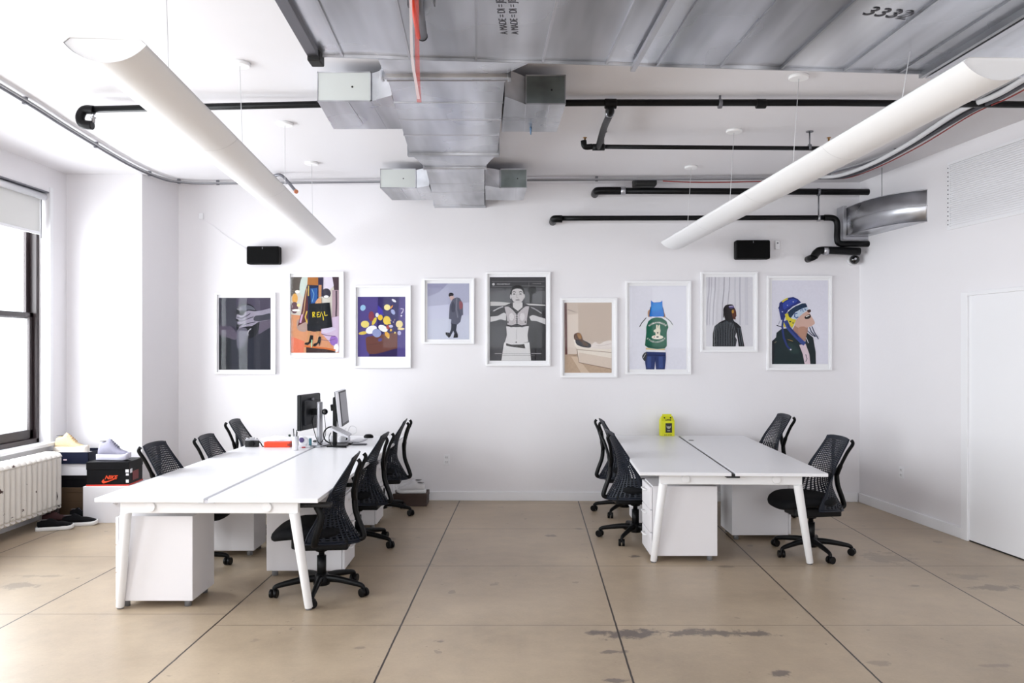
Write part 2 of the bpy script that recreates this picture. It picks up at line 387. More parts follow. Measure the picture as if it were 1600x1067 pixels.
p = BWpt(315, 338); t = thing('wall_sensor', 'tiny white sensor with a thin trailing wire high on the back wall at left', 'sensor', p, BANG)
MB().box(-.025, .025, -.022, 0, -.035, .035).build('housing', TRIM, t, bevel=.006)
q0 = Vector((0, -.01, -.03)); q1 = BWpt(385, 389)-p
MB().tube(smooth([q0, (.15, -.008, -.12), (.32, -.008, -.25), (q1.x, -.01, q1.z)], closed=False), .0025, 6).build('wire', TRIM, t)
p = BWpt(1214, 383); t = thing('thermostat', 'small white box with a dark dot beside the right wall speaker', 'sensor', p, BANG)
MB().box(-.025, .025, -.025, 0, -.05, .05).build('housing', TRIM, t, bevel=.006)
MB().cyl((0, -.027, .02), (0, -.024, .02), .009).build('dial', GREY, t)

# dome camera
p = BWpt(1338, 405, .12); t = thing('security_camera', 'round black dome security camera in the upper right corner of the back wall', 'camera', (p.x, backY(p.x), p.z), BANG)
MB().cyl((0, 0, 0), (0, -.05, 0), .055).build('mount', TRIM, t)
b_ = MB(); b_.sphere((0, -.08, 0), .052); b_.build('dome', mat('dome_gloss', rgb(12, 12, 14), .12, coat=.6), t)
MB().cyl((-.01, -.128, .004), (-.01, -.133, .004), .012).build('lens', STEEL, t)

# ------------------------------------------------------------------ pipes
def rod(mb, p, top=ZC): mb.cyl((p[0], p[1], p[2]), (p[0], p[1], top), .006, n=8)
def run(name, label, pts, r, extras=None, sub=None):
    t = thing(name, label, 'pipe', pts[0]); o_ = Vector(pts[0])
    MB().tube([Vector(q)-o_ for q in pts], r, 14).build('pipe', PIPE, t)
    return t, o_
# main run
PY = 5.75
main = [P(138, 171, PY), P(500, 163, PY), P(950, 158, PY), P(1300, 159.5, PY)]
zr = P(1600, 166, PY); rx = RWx(PY)+.02
main = [(v.x, v.y, min(v.z, 3.468)) for v in main]+[(rx, PY, 3.45)]
t, o_ = run('sprinkler_pipe', 'long black main pipe crossing the room under the ceiling and behind the duct', main, .024)
def coupling(px, r=.034, L_=.07):
    x = (px-CX)*PY/F; z = 3.46
    MB().cyl(Vector((x-L_/2, PY, z))-o_, Vector((x+L_/2, PY, z))-o_, r).build('coupling', PIPE, t, bevel=.004)
coupling(1189); coupling(954, .036, .085)
e = P(136, 172, PY)
MB().tube([v-o_ for v in smooth([e+Vector((.05, 0, 0)), e+Vector((-.02, 0, 0)), e+Vector((-.05, 0, -.05)), e+Vector((-.03, .0, -.10)), e+Vector((.04, 0, -.11))], closed=False)], .032, 14).build('elbow', PIPE, t)
MB().lathe([(.012, 0), (.012, .03), (.02, .032), (.02, .037), (.006, .04), (.006, .055), (.016, .057)], tuple(e+Vector((.045, 0, -.09))-o_), 12).build('sprinkler_head', STEEL, t)
for px in (1125,):
    x = (px-CX)*PY/F; k = MB(); k.cyl(Vector((x, PY, 3.46))-o_, Vector((x, PY, ZC))-o_, .008); k.cyl(Vector((x-.012, PY, 3.46))-o_, Vector((x+.012, PY, 3.46))-o_, .034); k.build('hanger', GREY, t)
# branch to second run
p2y = 6.70
a = Vector(((954-CX)*PY/F, PY, 3.45)); b = P(935, 230, p2y)
MB().tube([v-o_ for v in smooth([a, a+Vector((0, .04, -.05)), (a+b)/2+Vector((0, 0, -.0)), b], closed=False)], .026, 14).build('branch', PIPE, t)
MB().cyl(a+Vector((0, .03, -.03))-o_, a+Vector((0, .06, -.05))-o_, .034).build('threaded_collar', STEEL, t)
t, o_ = run('sprinkler_pipe', 'second black pipe, thinner, just behind and below the main pipe at right of the duct', [P(914, 229, p2y), P(1298, 232, p2y)], .018)
e = P(914, 229, p2y)
MB().tube([v-o_ for v in smooth([e+Vector((.06, 0, 0)), e+Vector((0, 0, 0)), e+Vector((-.012, 0, .05))], closed=False)], .025, 12).build('elbow', PIPE, t)
MB().cyl(b-o_+Vector((-.05, 0, 0)), b-o_+Vector((.05, 0, 0)), .028).build('tee', PIPE, t)
for px in (914, 1295):
    q = P(px, 216, p2y)
    MB().lathe([(.008, -.06), (.008, 0), (.018, .002), (.018, .006)], tuple(q-o_), 10).build('sprinkler_head', mat('brass', rgb(170, 130, 80), .3, .9), t)
for px in (943, 1265):
    q = P(px, 230, p2y); k = MB(); k.cyl(q-o_, Vector((q.x, q.y, ZC))-o_, .006); k.cyl(q-o_+Vector((-.01, 0, 0)), q-o_+Vector((.01, 0, 0)), .026); k.cyl(Vector((q.x, q.y, ZC-.008))-o_, Vector((q.x, q.y, ZC))-o_, .03); k.build('hanger', GREY, t)
# wall runs
WY = 8.6
t, o_ = run('drain_pipe', 'upper black pipe along the back wall right below the ceiling', [P(938, 298, WY), (RWx(WY)+.02, WY, P(1355, 300, WY).z)], .034)
e = P(938, 298, WY)
MB().tube([v-o_ for v in smooth([e+Vector((.26, 0, 0)), e, e+Vector((-.04, .06, 0)), e+Vector((-.04, .20, 0))], closed=False)], .042, 14).build('elbow', PIPE, t)
MB().cyl(e-o_+Vector((.22, 0, 0)), e-o_+Vector((.27, 0, 0)), .045).build('clamp', STEEL, t)
q = P(1008, 287, WY)-o_; MB().box(q.x-.12, q.x+.12, -.06, .15, q.z-.03, q.z+.08).build('bracket', DK, t, bevel=.02)
q = P(1279, 300, WY)-o_; k = MB(); k.cyl(q, q+Vector((0, 0, -.27)), .008); k.cyl(q+Vector((-.012, 0, 0)), q+Vector((.012, 0, 0)), .042); k.build('hanger', GREY, t)
y4 = P(868, 341, WY).z
t, o_ = run('drain_pipe', 'lower black pipe along the back wall that drops down beside the curved duct', smooth([P(875, 341, WY), P(1290, 340, WY)], closed=False), .027)
e = P(868, 342, WY); MB().tube([v-o_ for v in smooth([e+Vector((.07, 0, 0)), e, e+Vector((-.02, .05, 0)), e+Vector((-.02, .22, 0))], closed=False)], .04, 14).build('elbow', PIPE, t)
MB().tube([v-o_ for v in smooth([P(1288, 340, WY), P(1302, 341, WY), P(1308, 349, WY), P(1308, 372, WY), P(1311, 380, WY), P(1322, 381, WY)], closed=False)]+[Vector((RWx(WY)+.02, WY, P(1355, 381, WY).z))-o_], .033, 14).build('drop', PIPE, t)
q = P(1279, 341, WY)-o_; MB().cyl(q+Vector((-.012, 0, 0)), q+Vector((.012, 0, 0)), .035).build('clamp', STEEL, t)
t, o_ = run('drain_pipe', 'short thick black pipe stub below the curved duct in the corner', smooth([P(1272, 401, WY), P(1277, 394, WY), P(1288, 391, WY), P(1343, 393, WY)], closed=False), .042)
q = P(1289, 392, WY)-o_; MB().cyl(q+Vector((-.02, 0, 0)), q+Vector((.03, 0, 0)), .046).build('clamp', STEEL, t)
e = P(1272, 401, WY)
MB().tube([e-o_, e-o_+Vector((0, .22, -.01))], .036, 14).build('wall_stub', PIPE, t)

# conduits along the ceiling
def cz(px, py, z=3.485): return PZ(px, py, z)
cp = [Vector((-3.30, 2.6, 3.49))]+[cz(-0, 136), cz(110, 204), cz(200, 257)]+[Vector((-3.74+.03, 8.42, 3.485)), Vector((-3.55, 8.62, 3.485)), Vector((-3.2, 8.66, 3.485)), Vector((-1.5, 8.58, 3.485)), Vector((0, 8.5, 3.485)), Vector((2.2, 8.42, 3.485)), Vector((2.95, 8.36, 3.485)), Vector((3.3, 8.05, 3.485)), cz(1400, 238), cz(1500, 180), cz(1600, 122), Vector((3.75, 2.5, 3.485))]
for k, (off, r, m_, lb) in enumerate(((0, .011, GREY, 'grey metal conduit running round the edge of the ceiling'), (.035, .008, mat('grey_cable', rgb(150, 150, 154), .5), 'grey cable running beside the grey conduit under the ceiling'))):
    pts = smooth([Vector((v.x*(1-off*.3), v.y-off, v.z+(.0 if k else 0))) for v in cp], 5, False)
    o = MB().tube(pts, r, 8).build('ceiling_conduit' if k == 0 else 'ceiling_cable', m_); tag(o, lb, 'conduit' if k == 0 else 'cable')
    if k == 0:
        for pxp in [v for v in pts[::6]]:
            MB().box(pxp.x-.014, pxp.x+.014, pxp.y-.014, pxp.y+.014, pxp.z-.016, ZC).build('strap', GREY, o)
bt = [cz(1270, 279, 3.46), cz(1310, 276, 3.455), cz(1360, 257, 3.45), cz(1420, 226, 3.455), cz(1500, 178, 3.45), cz(1560, 148, 3.455), cz(1620, 110, 3.45)]
bt = [v+Vector((.05, 0, 0)) for v in bt]
for j, (c_, lb, dx, dzz) in enumerate((((60, 60, 66), 'dark loose cable bundle hanging under the ceiling conduit at right', 0, 0), ((150, 50, 45), 'thin red cable beside the dark bundle under the ceiling at right', .045, -.01), ((215, 215, 218), 'loose white cable beside the dark bundle under the ceiling at right', -.05, .01))):
    pts = smooth([v+Vector((dx+.012*math.sin(i*2.1+j), 0, dzz+.01*math.cos(i*1.7))) for i, v in enumerate(bt)], 6, False)
    tag(MB().tube(pts, (.017, .005, .02)[j], 8).build('loose_cable', mat('cable_%d' % j, rgb(*c_), .5)), lb, 'cable')
pts = [Vector((1.6+i*.22, 8.44+.02*math.sin(i), 3.465-.012*math.sin(i*PI/6))) for i in range(7)]
tag(MB().tube(smooth(pts, 4, False), .006, 6).build('loose_cable', mat('cable_1', rgb(150, 50, 45), .5)), 'short red cable sagging from the conduit along the back of the ceiling', 'cable')

o_ = P(428, 284, 8.3); t = thing('conduit_stub', 'short grey conduit stub with an orange lip poking out beside the left pendant light', 'conduit', (o_.x, o_.y, 3.49))
k = P(462, 299, 8.1)
MB().tube(smooth([(0, 0, 0), (.10, -.05, -.01), ((k.x-o_.x)*.9, -.15, k.z-3.49+.03), (k.x-o_.x, -.2, k.z-3.49)], 4, False), .016, 10).build('conduit', GREY, t)
MB().cyl((k.x-o_.x, -.2, k.z-3.49), (k.x-o_.x+.012, -.21, k.z-3.496), .021, n=14).build('orange_lip', mat('orange_plastic', rgb(196, 120, 84), .5), t)

# ------------------------------------------------------------------ ducts
ZP = 3.20
t = thing('supply_plenum', 'huge galvanised overhead duct filling the top of the room', 'duct', (0, 0, ZP))
def farY(x): return 4.07+.08*(x+.99)
def edge(px): # X on the far edge for a pixel column
    k = (px-CX)/F; d = (4.07+.08*.99)/(1-.08*k); return k*d
seams = [edge(v) for v in (497, 535, 640, 744, 848, 948, 1027, 1125, 1221, 1320, 1407, 1447)]+[2.75, 3.25]
YN = .6
def dirx(x, y): return x+.044*(farY(x)-y)
body = MB()
random.seed(3)
for i in range(len(seams)-1):
    a, b = seams[i], seams[i+1]
    z0, z1 = random.uniform(0, .005), random.uniform(0, .005); z2, z3 = random.uniform(0, .006), random.uniform(0, .006)
    if i in (3, 9): z0 = z1 = z2 = z3 = 0
    mx = (a+b)/2; rows = []
    for y_ in (0, .25, .5, .75, 1):
        rw = []
        for u in (0, .5, 1):
            x = a+(b-a)*u; Yf = farY(x); yy = Yf+(YN-Yf)*y_
            z = (z0*(1-u)+z1*u)+(.0035*math.sin(PI*u))*(0 if i in (3, 9) else 1 if i % 2 else -.5)
            rw.append((dirx(x, yy), yy, z))
        rows.append(rw)
    for r in range(4):
        s = body.add(rows[r]+rows[r+1])
        for k in range(2): body.face((s+k, s+k+1, s+4+k, s+3+k), 0, False)
x0, x1 = seams[0], seams[-1]
pl = [(dirx(x0, farY(x0)), farY(x0)), (dirx(x1, farY(x1)), farY(x1)), (dirx(x1, YN), YN), (dirx(x0, YN), YN)]
body.prism(pl, .012, .28, 0)
body.build('duct_body', GALV, t)
for i, x in enumerate(seams[1:-1]):
    Yf = farY(x); bright = i in (3, 1)
    wd = .006
    k = MB(); k.prism([(dirx(x, Yf)-wd, Yf), (dirx(x, Yf)+wd, Yf), (dirx(x, YN)+wd, YN), (dirx(x, YN)-wd, YN)], -.010, .012)
    k.build('standing_seam', GALVE if not bright else STEEL, t)
# end flange (left), joint flange (right), far lip
k = MB(); k.prism([(dirx(x0, farY(x0))-.045, farY(x0)), (dirx(x0, farY(x0))+.012, farY(x0)), (dirx(x0, YN)+.012, YN), (dirx(x0, YN)-.045, YN)], -.03, .28)
k.build('side_flange', mat('dark_flange', rgb(105, 105, 112), .35, .8), t, bevel=.003)
x = seams[11]
for q, (o0, o1, m_) in enumerate(((-.03, -.008, GALVE), (.008, .045, STEEL))):
    MB().prism([(dirx(x, farY(x))+o0, farY(x)+.02), (dirx(x, farY(x))+o1, farY(x)+.02), (dirx(x, YN)+o1, YN), (dirx(x, YN)+o0, YN)], -.03, .012).build('joint_flange', m_, t)
MB().prism([(x0-.03, farY(x0)), (x1, farY(x1)), (x1, farY(x1)+.012), (x0-.03, farY(x0)+.012)], -.012, .28).build('far_lip', GALVE, t)
bx = edge(990)
MB().prism([(dirx(bx, farY(bx))-.012, farY(bx)+.03), (dirx(bx, farY(bx))+.012, farY(bx)+.03), (dirx(bx, YN)+.012, YN), (dirx(bx, YN)-.012, YN)], -.035, -.012).build('hanger_strut', STEEL, t)
q = P(492, 81, 4.06); MB().box(q.x-.03, q.x+.035, 4.02, 4.12, -.05, .03).build('corner_clip', DK, t, bevel=.006)
inkd = mat('stencil_ink', rgb(78, 78, 84), .7, spec=.1)
for j, px in enumerate((785, 803)):
    q = P(px, 30, 3.62)
    text('A MADE = DI = JE', .05, 'stencil_lettering', inkd, t, (q.x, 3.62, -.0008), (PI, 0, -PI/2-.04), .0003)
q = P(1385, 20, 3.6); text('3332', .12, 'chalk_marking', inkd, t, (q.x, 3.58, -.0008), (PI, 0, .25), .0003)

# trunk
t = thing('branch_duct', 'stepped galvanised duct branch with four side outlets running to the back wall', 'duct', (0, 4.1, 3.26))
T0 = Vector((0, 4.1, 3.26)); ZT = .168
def plan(pts, z0, z1, nm, m=GALV, bev=.003):
    return MB().prism([(x, y-4.1) for x, y in pts], z0, z1).build(nm, m, t, bevel=bev)
# flare
fl = MB(); r0 = [(-.70, .06, -.055), (.10, .10, -.055), (.10, .10, ZT), (-.70, .06, ZT)]; r1 = [(-.722, .44, 0), (-.038, .44, 0), (-.038, .44, ZT), (-.722, .44, ZT)]
fl.rings([r1, r0], 0, False); fl.build('flared_collar', GALV, t)
k = MB(); k.box(-.745, -.02, .435, .475, -.022, ZT+.01); k.box(-.75, -.735, .42, .49, -.03, .02); k.box(-.025, -.005, .42, .49, -.03, .02); k.build('flange', GALVE, t, bevel=.003)
plan([(-.722, 4.57), (-.038, 4.57), (-.118, 6.4), (-.823, 6.4)], 0, ZT, 'duct_body')
for py in (126, 160, 187, 211):
    d = 1.56*F/(HY-py); xl = -.722-.055*(d-4.57); xr = -.038-.044*(d-4.57)
    plan([(xl-.004, d-.008), (xr+.004, d-.008), (xr+.004, d+.008), (xl-.004, d+.008)], -.005, ZT+.002, 'seam', GALVE if py == 160 else STEEL, 0)
plan([(-.84, 6.38), (-.10, 6.38), (-.10, 6.44), (-.84, 6.44)], -.02, ZT+.01, 'flange', GALVE)
plan([(-.823, 6.42), (-.12, 6.42), (-.2385, 6.9), (-.75, 6.9)], .001, ZT, 'reducer')
plan([(-.77, 6.88), (-.22, 6.88), (-.22, 6.93), (-.77, 6.93)], -.015, ZT+.01, 'flange', GALVE)
plan([(-.75, 6.92), (-.24, 6.92), (-.303, 8.74), (-.846, 8.74)], 0, ZT, 'duct_body')
for py in (287, 300):
    d = 1.56*F/(HY-py); xl = -.75-.0515*(d-6.92); xr = -.24-.034*(d-6.92)
    plan([(xl-.003, d-.006), (xr+.003, d-.006), (xr+.003, d+.006), (xl-.003, d+.006)], -.005, ZT, 'seam', STEEL, 0)
plan([(-.86, 8.72), (-.29, 8.72), (-.29, 8.86), (-.86, 8.86)], -.006, ZT, 'end_frame', GALVE)
def outletbox(box, neck, facem):
    o = plan(box, 0, ZT+.012, 'outlet', GALV)
    n_ = MB().prism([(x, y-4.1) for x, y in neck], .002, ZT+.010).build('neck', GALV, o)
    (xa, ya), (xb, yb) = box[0], box[1]
    MB().box(xa+.004, xb-.004, ya-4.1-.003, ya-4.1+.01, .006, ZT+.014).build('end_cap', facem, o)
    k = MB(); k.cyl(((xa*.35+xb*.65), ya-4.1-.006, ZT*.55), ((xa*.35+xb*.65), ya-4.1, ZT*.55), .006, n=8); k.build('screw', DK, o)
    e = MB()
    for z in (0, ZT+.014): e.box(xa, xb, ya-4.1-.006, ya-4.1+.006, z-.001, z+.007)
    for x in (xa, xb-.006): e.box(x, x+.006, ya-4.1-.006, ya-4.1+.006, 0, ZT+.02)
    e.build('rim', GALVE, o)
    MB().box((xa+xb)/2+.02, (xa+xb)/2+.026, ya-4.1, yb-4.1+.5, -.004, .004).build('seam', STEEL, o)
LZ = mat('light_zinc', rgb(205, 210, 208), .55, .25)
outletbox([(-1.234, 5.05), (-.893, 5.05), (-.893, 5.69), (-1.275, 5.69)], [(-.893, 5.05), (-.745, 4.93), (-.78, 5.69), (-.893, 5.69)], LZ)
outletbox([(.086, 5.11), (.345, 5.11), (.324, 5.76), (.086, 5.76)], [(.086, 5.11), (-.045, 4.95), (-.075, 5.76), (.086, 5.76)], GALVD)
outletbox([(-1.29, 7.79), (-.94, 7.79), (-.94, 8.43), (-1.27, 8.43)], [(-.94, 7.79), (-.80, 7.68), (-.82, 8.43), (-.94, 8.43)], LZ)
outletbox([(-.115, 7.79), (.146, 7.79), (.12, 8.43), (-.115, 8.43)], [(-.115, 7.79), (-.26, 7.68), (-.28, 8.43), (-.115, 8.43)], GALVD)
q = P(829, 210, 5.7); MB().cyl((q.x, 1.55, .005), (q.x, 1.55, -.05), .009, .004, n=8).build('damper_handle', mat('blue_handle', rgb(90, 120, 150), .4), t)

# curved elbow duct in the corner
z1_, z0_ = 3.205, 2.90
t = thing('elbow_duct', 'curved galvanised duct elbow joining the back wall and right wall in the corner', 'duct', (3.6, 8.4, z0_))
oc = smooth([(3.60, 8.62), (3.605, 8.35), (3.63, 8.12), (3.70, 7.88), (3.81, 7.70), (RWx(7.58)+.01, 7.58)], 5, False)
poly = [(v[0]-3.6, v[1]-8.4) for v in oc]+[(RWx(8.62)+.005-3.6, .22)]
MB().prism(poly, 0, z1_-z0_, sm=True).build('duct_body', GALV, t)
for zz in (.0, .150, z1_-z0_-.004):
    MB().tube([Vector((v[0]-3.6, v[1]-8.4-.002, zz+.003)) for v in oc], .004, 6).build('seam', STEEL, t)
MB().box(-.04, .0, .16, .33, -.03, z1_-z0_+.02).build('flange', GALVE, t, bevel=.004)
MB().box(-.02, .30, .20, .24, -.035, 0).build('bottom_flange', STEEL, t, bevel=.003)
MB().cyl((.14, -.35, z1_-z0_), (.14, -.35, ZC-z0_), .003, n=6).build('hanger_wire', GREY, t)

# red pipe stub and ribbon under the plenum
t = thing('pipe_stub', 'grey pipe end with a red stripe under the big duct', 'pipe', (0, 0, 3.13))
a = P(645, -30, 1.43*F/573); b = P(660, 56, 1.43*F/487)
MB().tube([Vector((a.x+.01, a.y, 0)), Vector((b.x, b.y, 0))], .022, 16).build('pipe', GREY, t)
MB().tube([Vector((a.x-.012, a.y, -.013)), Vector((b.x-.014, b.y-.02, -.013))], .012, 10).build('red_stripe', mat('signal_red', rgb(214, 62, 36), .4), t)
MB().cyl((b.x, b.y, 0), (b.x, b.y+.006, 0), .024).build('rim', DK, t)
k = MB(); k.box(a.x+.06, a.x+.066, 3.3, 3.34, 0, .08); k.build('clip', GREY, t)
MB().box(b.x-.03, b.x+.03, 3.35, 3.38, .012, .075).build('hanger', GREY, t)
t = thing('hanging_ribbon', 'sheer white and pink plastic ribbon dangling below the big duct', 'ribbon', (0, 0, 0))
def ribbon(nm, pts, wd, m_):
    k = MB(); rg = []
    for i, p_ in enumerate(smooth(pts, 5, False)):
        rg.append([p_+Vector((-wd/2, 0, 0)), p_+Vector((wd/2, 0, 0)), p_+Vector((wd/2, .001, 0)), p_+Vector((-wd/2, .001, 0))])
    k.rings(rg, 0, False); return k.build(nm, m_, t)
ribbon('white_strip', [Vector((P(641, -20, 3).x, 3.0, 3.215)), P(642, 20, 3), P(644, 90, 3.0), P(650, 130, 3.0), P(654, 155, 3.0)], .011, sheer('sheer_white', rgb(225, 212, 212), .5))
ribbon('pink_strip', [Vector((P(650, -20, 3).x, 3.004, 3.215)), P(651, 20, 3.004), P(652, 90, 3.004), P(653, 130, 3.004), P(655, 160, 3.004)], .017, sheer('sheer_pink', rgb(206, 80, 70), .38))

# ------------------------------------------------------------------ tube pendants
def pendant(p0, p1, zt0, zt1, cans, label, cdx):
    t = thing('pendant_light', label, 'light', (p0[0], p0[1], zt0), 0, 'long white pendant lights')
    A = Vector((p0[0], p0[1], zt0)); B = Vector((p1[0], p1[1], zt1)); D = (B-A); Ln = D.length; D.normalize()
    S = Vector((D.y, -D.x, 0)).normalized(); U = S.cross(D)
    hw, dp = .152, .072
    R = (hw*hw+dp*dp)/(2*dp); an = math.asin(hw/R)
    arc = [(R*math.sin(q), -dp+R*(1-math.cos(q))) for q in (an*(k/10-1) for k in range(21))]   # tip to tip through the bottom
    def ring(s, sc=1., top=True):
        pr = [(x*sc, z*sc) for x, z in arc]
        pr += [(hw*.86*sc, .020*sc), (-hw*.86*sc, .020*sc)]
        return [D*s+S*x+U*z for x, z in pr][::-1]
    for k in range(4):
        a = Ln*k/4; b = Ln*(k+1)/4
        m_ = MB(); m_.rings([ring(a+.003), ring(b-.003)], 0, True, False); m_.build('shade_section', LAMP, t)
        if k: MB().rings([ring(a-.004, .992), ring(a+.004, .992)], 0, True, False).build('joint', CAPM, t)
    for s in (.012, Ln-.012):
        MB().rings([ring(s-.003, .985), ring(s+.003, .985)], 0, False, True).build('end_cap', CAPM, t)
    for k in range(4):
        ll = bpy.data.lights.new('uplight', 'AREA'); ll.shape = 'RECTANGLE'; ll.size = .2; ll.size_y = Ln/4-.1; ll.energy = .35; ll.color = (1, .97, .93)
        lo_ = bpy.data.objects.new('uplight', ll); COL.objects.link(lo_); lo_.parent = t; lo_.location = D*(Ln*(k+.5)/4)+U*.028
        lo_.rotation_euler = (PI, 0, math.atan2(-D.x, D.y)*-1)
    for (cx, cy) in cans:
        s = (Vector((cx, cy, 0))-Vector((A.x, A.y, 0))).dot(D)
        q = A+D*s+U*.02
        c_ = Vector((cx, cy, ZC if not (cx > 0 and cy < 4.3) else ZP))
        if c_.z > 3.4: MB().lathe([(.062, -.022), (.066, -.016), (.066, 0)], tuple(c_-A), 24).build('canopy', LAMP, t)
        MB().tube([c_-A+Vector((0, 0, -.02)), q-A], .0022, 6).build('cable', mat('cable_clear', rgb(205, 205, 208), .4), t)
pendant((-1.54, 3.01), (-2.01, 8.42), 2.85, 2.85, [(-1.62, 3.72), (-1.74, 5.09), (-1.84, 6.45), (-1.97, 7.83)], 'long white half-round pendant light, the left one, over the left bench', 0)
pendant((1.97, 3.21), (1.737, 8.5), 2.85, 2.82, [(1.99, 3.98), (1.92, 5.33), (1.857, 6.66), (1.80, 8.0)], 'long white half-round pendant light, the right one, over the right bench', 0)

# ------------------------------------------------------------------ benches
def bench(loc, rz, W, L_, label, slot, legs):
    t = thing('office_bench', label, 'desk', loc, rz)
    H = .74; g = .028; wT = (W-g)/2
    for s in (-1, 1):
        a, b = (-W/2, -g/2) if s < 0 else (g/2, W/2)
        MB().prism([(a, 0), (b, 0), (b, L_), (a, L_)], H-.026, H).build('desktop', LAM, t, bevel=.003)
    if slot == 'dark': MB().box(-.05, .05, .004, L_-.01, H-.04, H-.012).build('cable_tray', DK, t)
    else: MB().box(-.05, .05, .004, L_-.01, H-.03, H-.012).build('cable_tray', mat('grey_tray', rgb(205, 205, 212), .4), t)
    (tx0, tx1, ty, bx0, bx1, by) = legs
    for yy, sgn in ((ty, 1), (L_-ty, -1)):
        MB().box(tx0-.03, tx1+.03, yy-.02 if sgn > 0 else yy-.03, yy+.03 if sgn > 0 else yy+.02, H-.105, H-.026).build('crossbeam', WMET, t, bevel=.006, seg=3)
        for kx in (tx0+.17, tx1-.17):
            MB().cyl((kx, yy-.022*sgn-.0, H-.062), (kx, yy-.034*sgn, H-.062), .032).build('round_cap', WMET, t, bevel=.003)
    for x_, bx in ((tx0, bx0), (tx1, bx1)):
        for ys_, yb in ((ty, by), (L_-ty, L_-by)):
            sy = 1 if ys_ < L_/2 else -1
            o = MB().cyl((bx, yb, .012), (x_, ys_, H-.10), .026, .034, n=24).build('leg', WMET, t, bevel=.002)
            MB().cyl((bx, yb, 0), (bx, yb, .014), .02).build('foot', mat('grey_foot', rgb(120, 120, 122), .5), o)
    for s in (-1, 1):
        MB().box(s*W*.25-.02, s*W*.25+.02, ty, L_-ty, H-.075, H-.027).build('rail', WMET, t)
    return t
LB = bench((-1.946, 5.06, 0), -math.radians(.9), 1.43, 3.62, 'long white double bench on the left carrying monitors and desk clutter', 'light', (-.545, .545, .07, -.61, .625, .12))
RB = bench((1.697, 6.1, 0), -math.radians(2.6), 1.43, 2.60, 'white double bench on the right, empty but for a yellow box', 'dark', (-.52, .515, .10, -.585, .635, .18))
q = PZ(1080, 688, .74); lo = RB.matrix_world.inverted() if False else None
Mr = Matrix.Translation((1.697, 6.1, 0)) @ Matrix.Rotation(-math.radians(2.6), 4, 'Z'); ql = Mr.inverted() @ q
MB().cyl((ql.x, ql.y, .739), (ql.x, ql.y, .7415), .028).build('grommet', DK, RB)

# pedestals
def pedestal(x0, x1, y0, y1, face, label, h=.60):
    t = thing('drawer_pedestal', label, 'cabinet', ((x0+x1)/2, (y0+y1)/2, 0), 0, 'white drawer pedestals under the benches')
    hx, hy = (x1-x0)/2, (y1-y0)/2; s = face
    MB().box(-hx+(.022 if s < 0 else 0), hx-(.022 if s > 0 else 0), -hy, hy, .045, h).build('body', PED, t, bevel=.004)
    zs = [.05, .23, .41, h-.005]
    for k in range(3):
        a, b = (-hx, -hx+.02) if s < 0 else (hx-.02, hx)
        d = MB().box(a, b, -hy, hy, zs[k]+.003, zs[k+1]-.003).build('drawer', PED, t, bevel=.004)
        zc = zs[k+1]-.045; xx = -hx if s < 0 else hx
        MB().tube([(xx, -.06, zc), (xx+s*.028, -.05, zc), (xx+s*.028, .05, zc), (xx, .06, zc)], .006, 8).build('handle', WMET, d)
    for fx in (-1, 1):
        for fy in (-1, 1):
            MB().cyl((fx*(hx-.05), fy*(hy-.05), 0), (fx*(hx-.05), fy*(hy-.05), .05), .022).build('foot', mat('grey_foot', rgb(120, 120, 122), .5), t)
pedestal(-2.59, -2.086, 5.20, 5.58, -1, 'white drawer pedestal at the near left end of the left bench, closest to the camera')
pedestal(-2.60, -2.10, 6.48, 6.80, -1, 'white drawer pedestal in shade behind the nearest one under the left bench')
pedestal(-1.82, -1.24, 5.90, 6.28, 1, 'white drawer pedestal behind the nearest chair at the right edge of the left bench')
pedestal(-1.82, -1.26, 7.42, 7.80, 1, 'white drawer pedestal mostly hidden by the middle chair of the left bench')
pedestal(1.095, 1.631, 6.32, 6.70, -1, 'white drawer pedestal behind the front left leg of the right bench')
pedestal(1.94, 2.46, 7.02, 7.40, 1, 'shaded white drawer pedestal under the right half of the right bench')
pedestal(1.155, 1.69, 7.46, 7.84, -1, 'white drawer pedestal at the back left of the right bench, barely in sight')

# ------------------------------------------------------------------ chairs
def interp(x, tab):
    for (a, va), (b, vb) in zip(tab, tab[1:]):
        if x <= b:
            t_ = (x-a)/(b-a); t_ = t_*t_*(3-2*t_) if False else t_
            return va+(vb-va)*t_
    return tab[-1][1]
def sm_interp(x, tab): return sum(interp(min(1, max(0, x+d)), tab)*w_ for d, w_ in ((-.06, .2), (-.03, .2), (0, .2), (.03, .2), (.06, .2)))
def backpt(u, v):
    yc = sm_interp(v, [(0, -.365), (.15, -.305), (.35, -.24), (.6, -.25), (.8, -.292), (1, -.348)])
    fo = sm_interp(v, [(0, .34), (.12, .27), (.3, .15), (.5, .08), (.8, .03), (1, .012)])
    hw = sm_interp(v, [(0, .262), (.15, .258), (.35, .24), (.6, .21), (.8, .185), (1, .172)])
    z = .365+.605*v+(1-v)**3*abs(u)**2*.035-.012*(v**3)*(abs(u)**3)
    return Vector((u*hw*(1-.04*u*u), yc+fo*abs(u)**1.9, z))
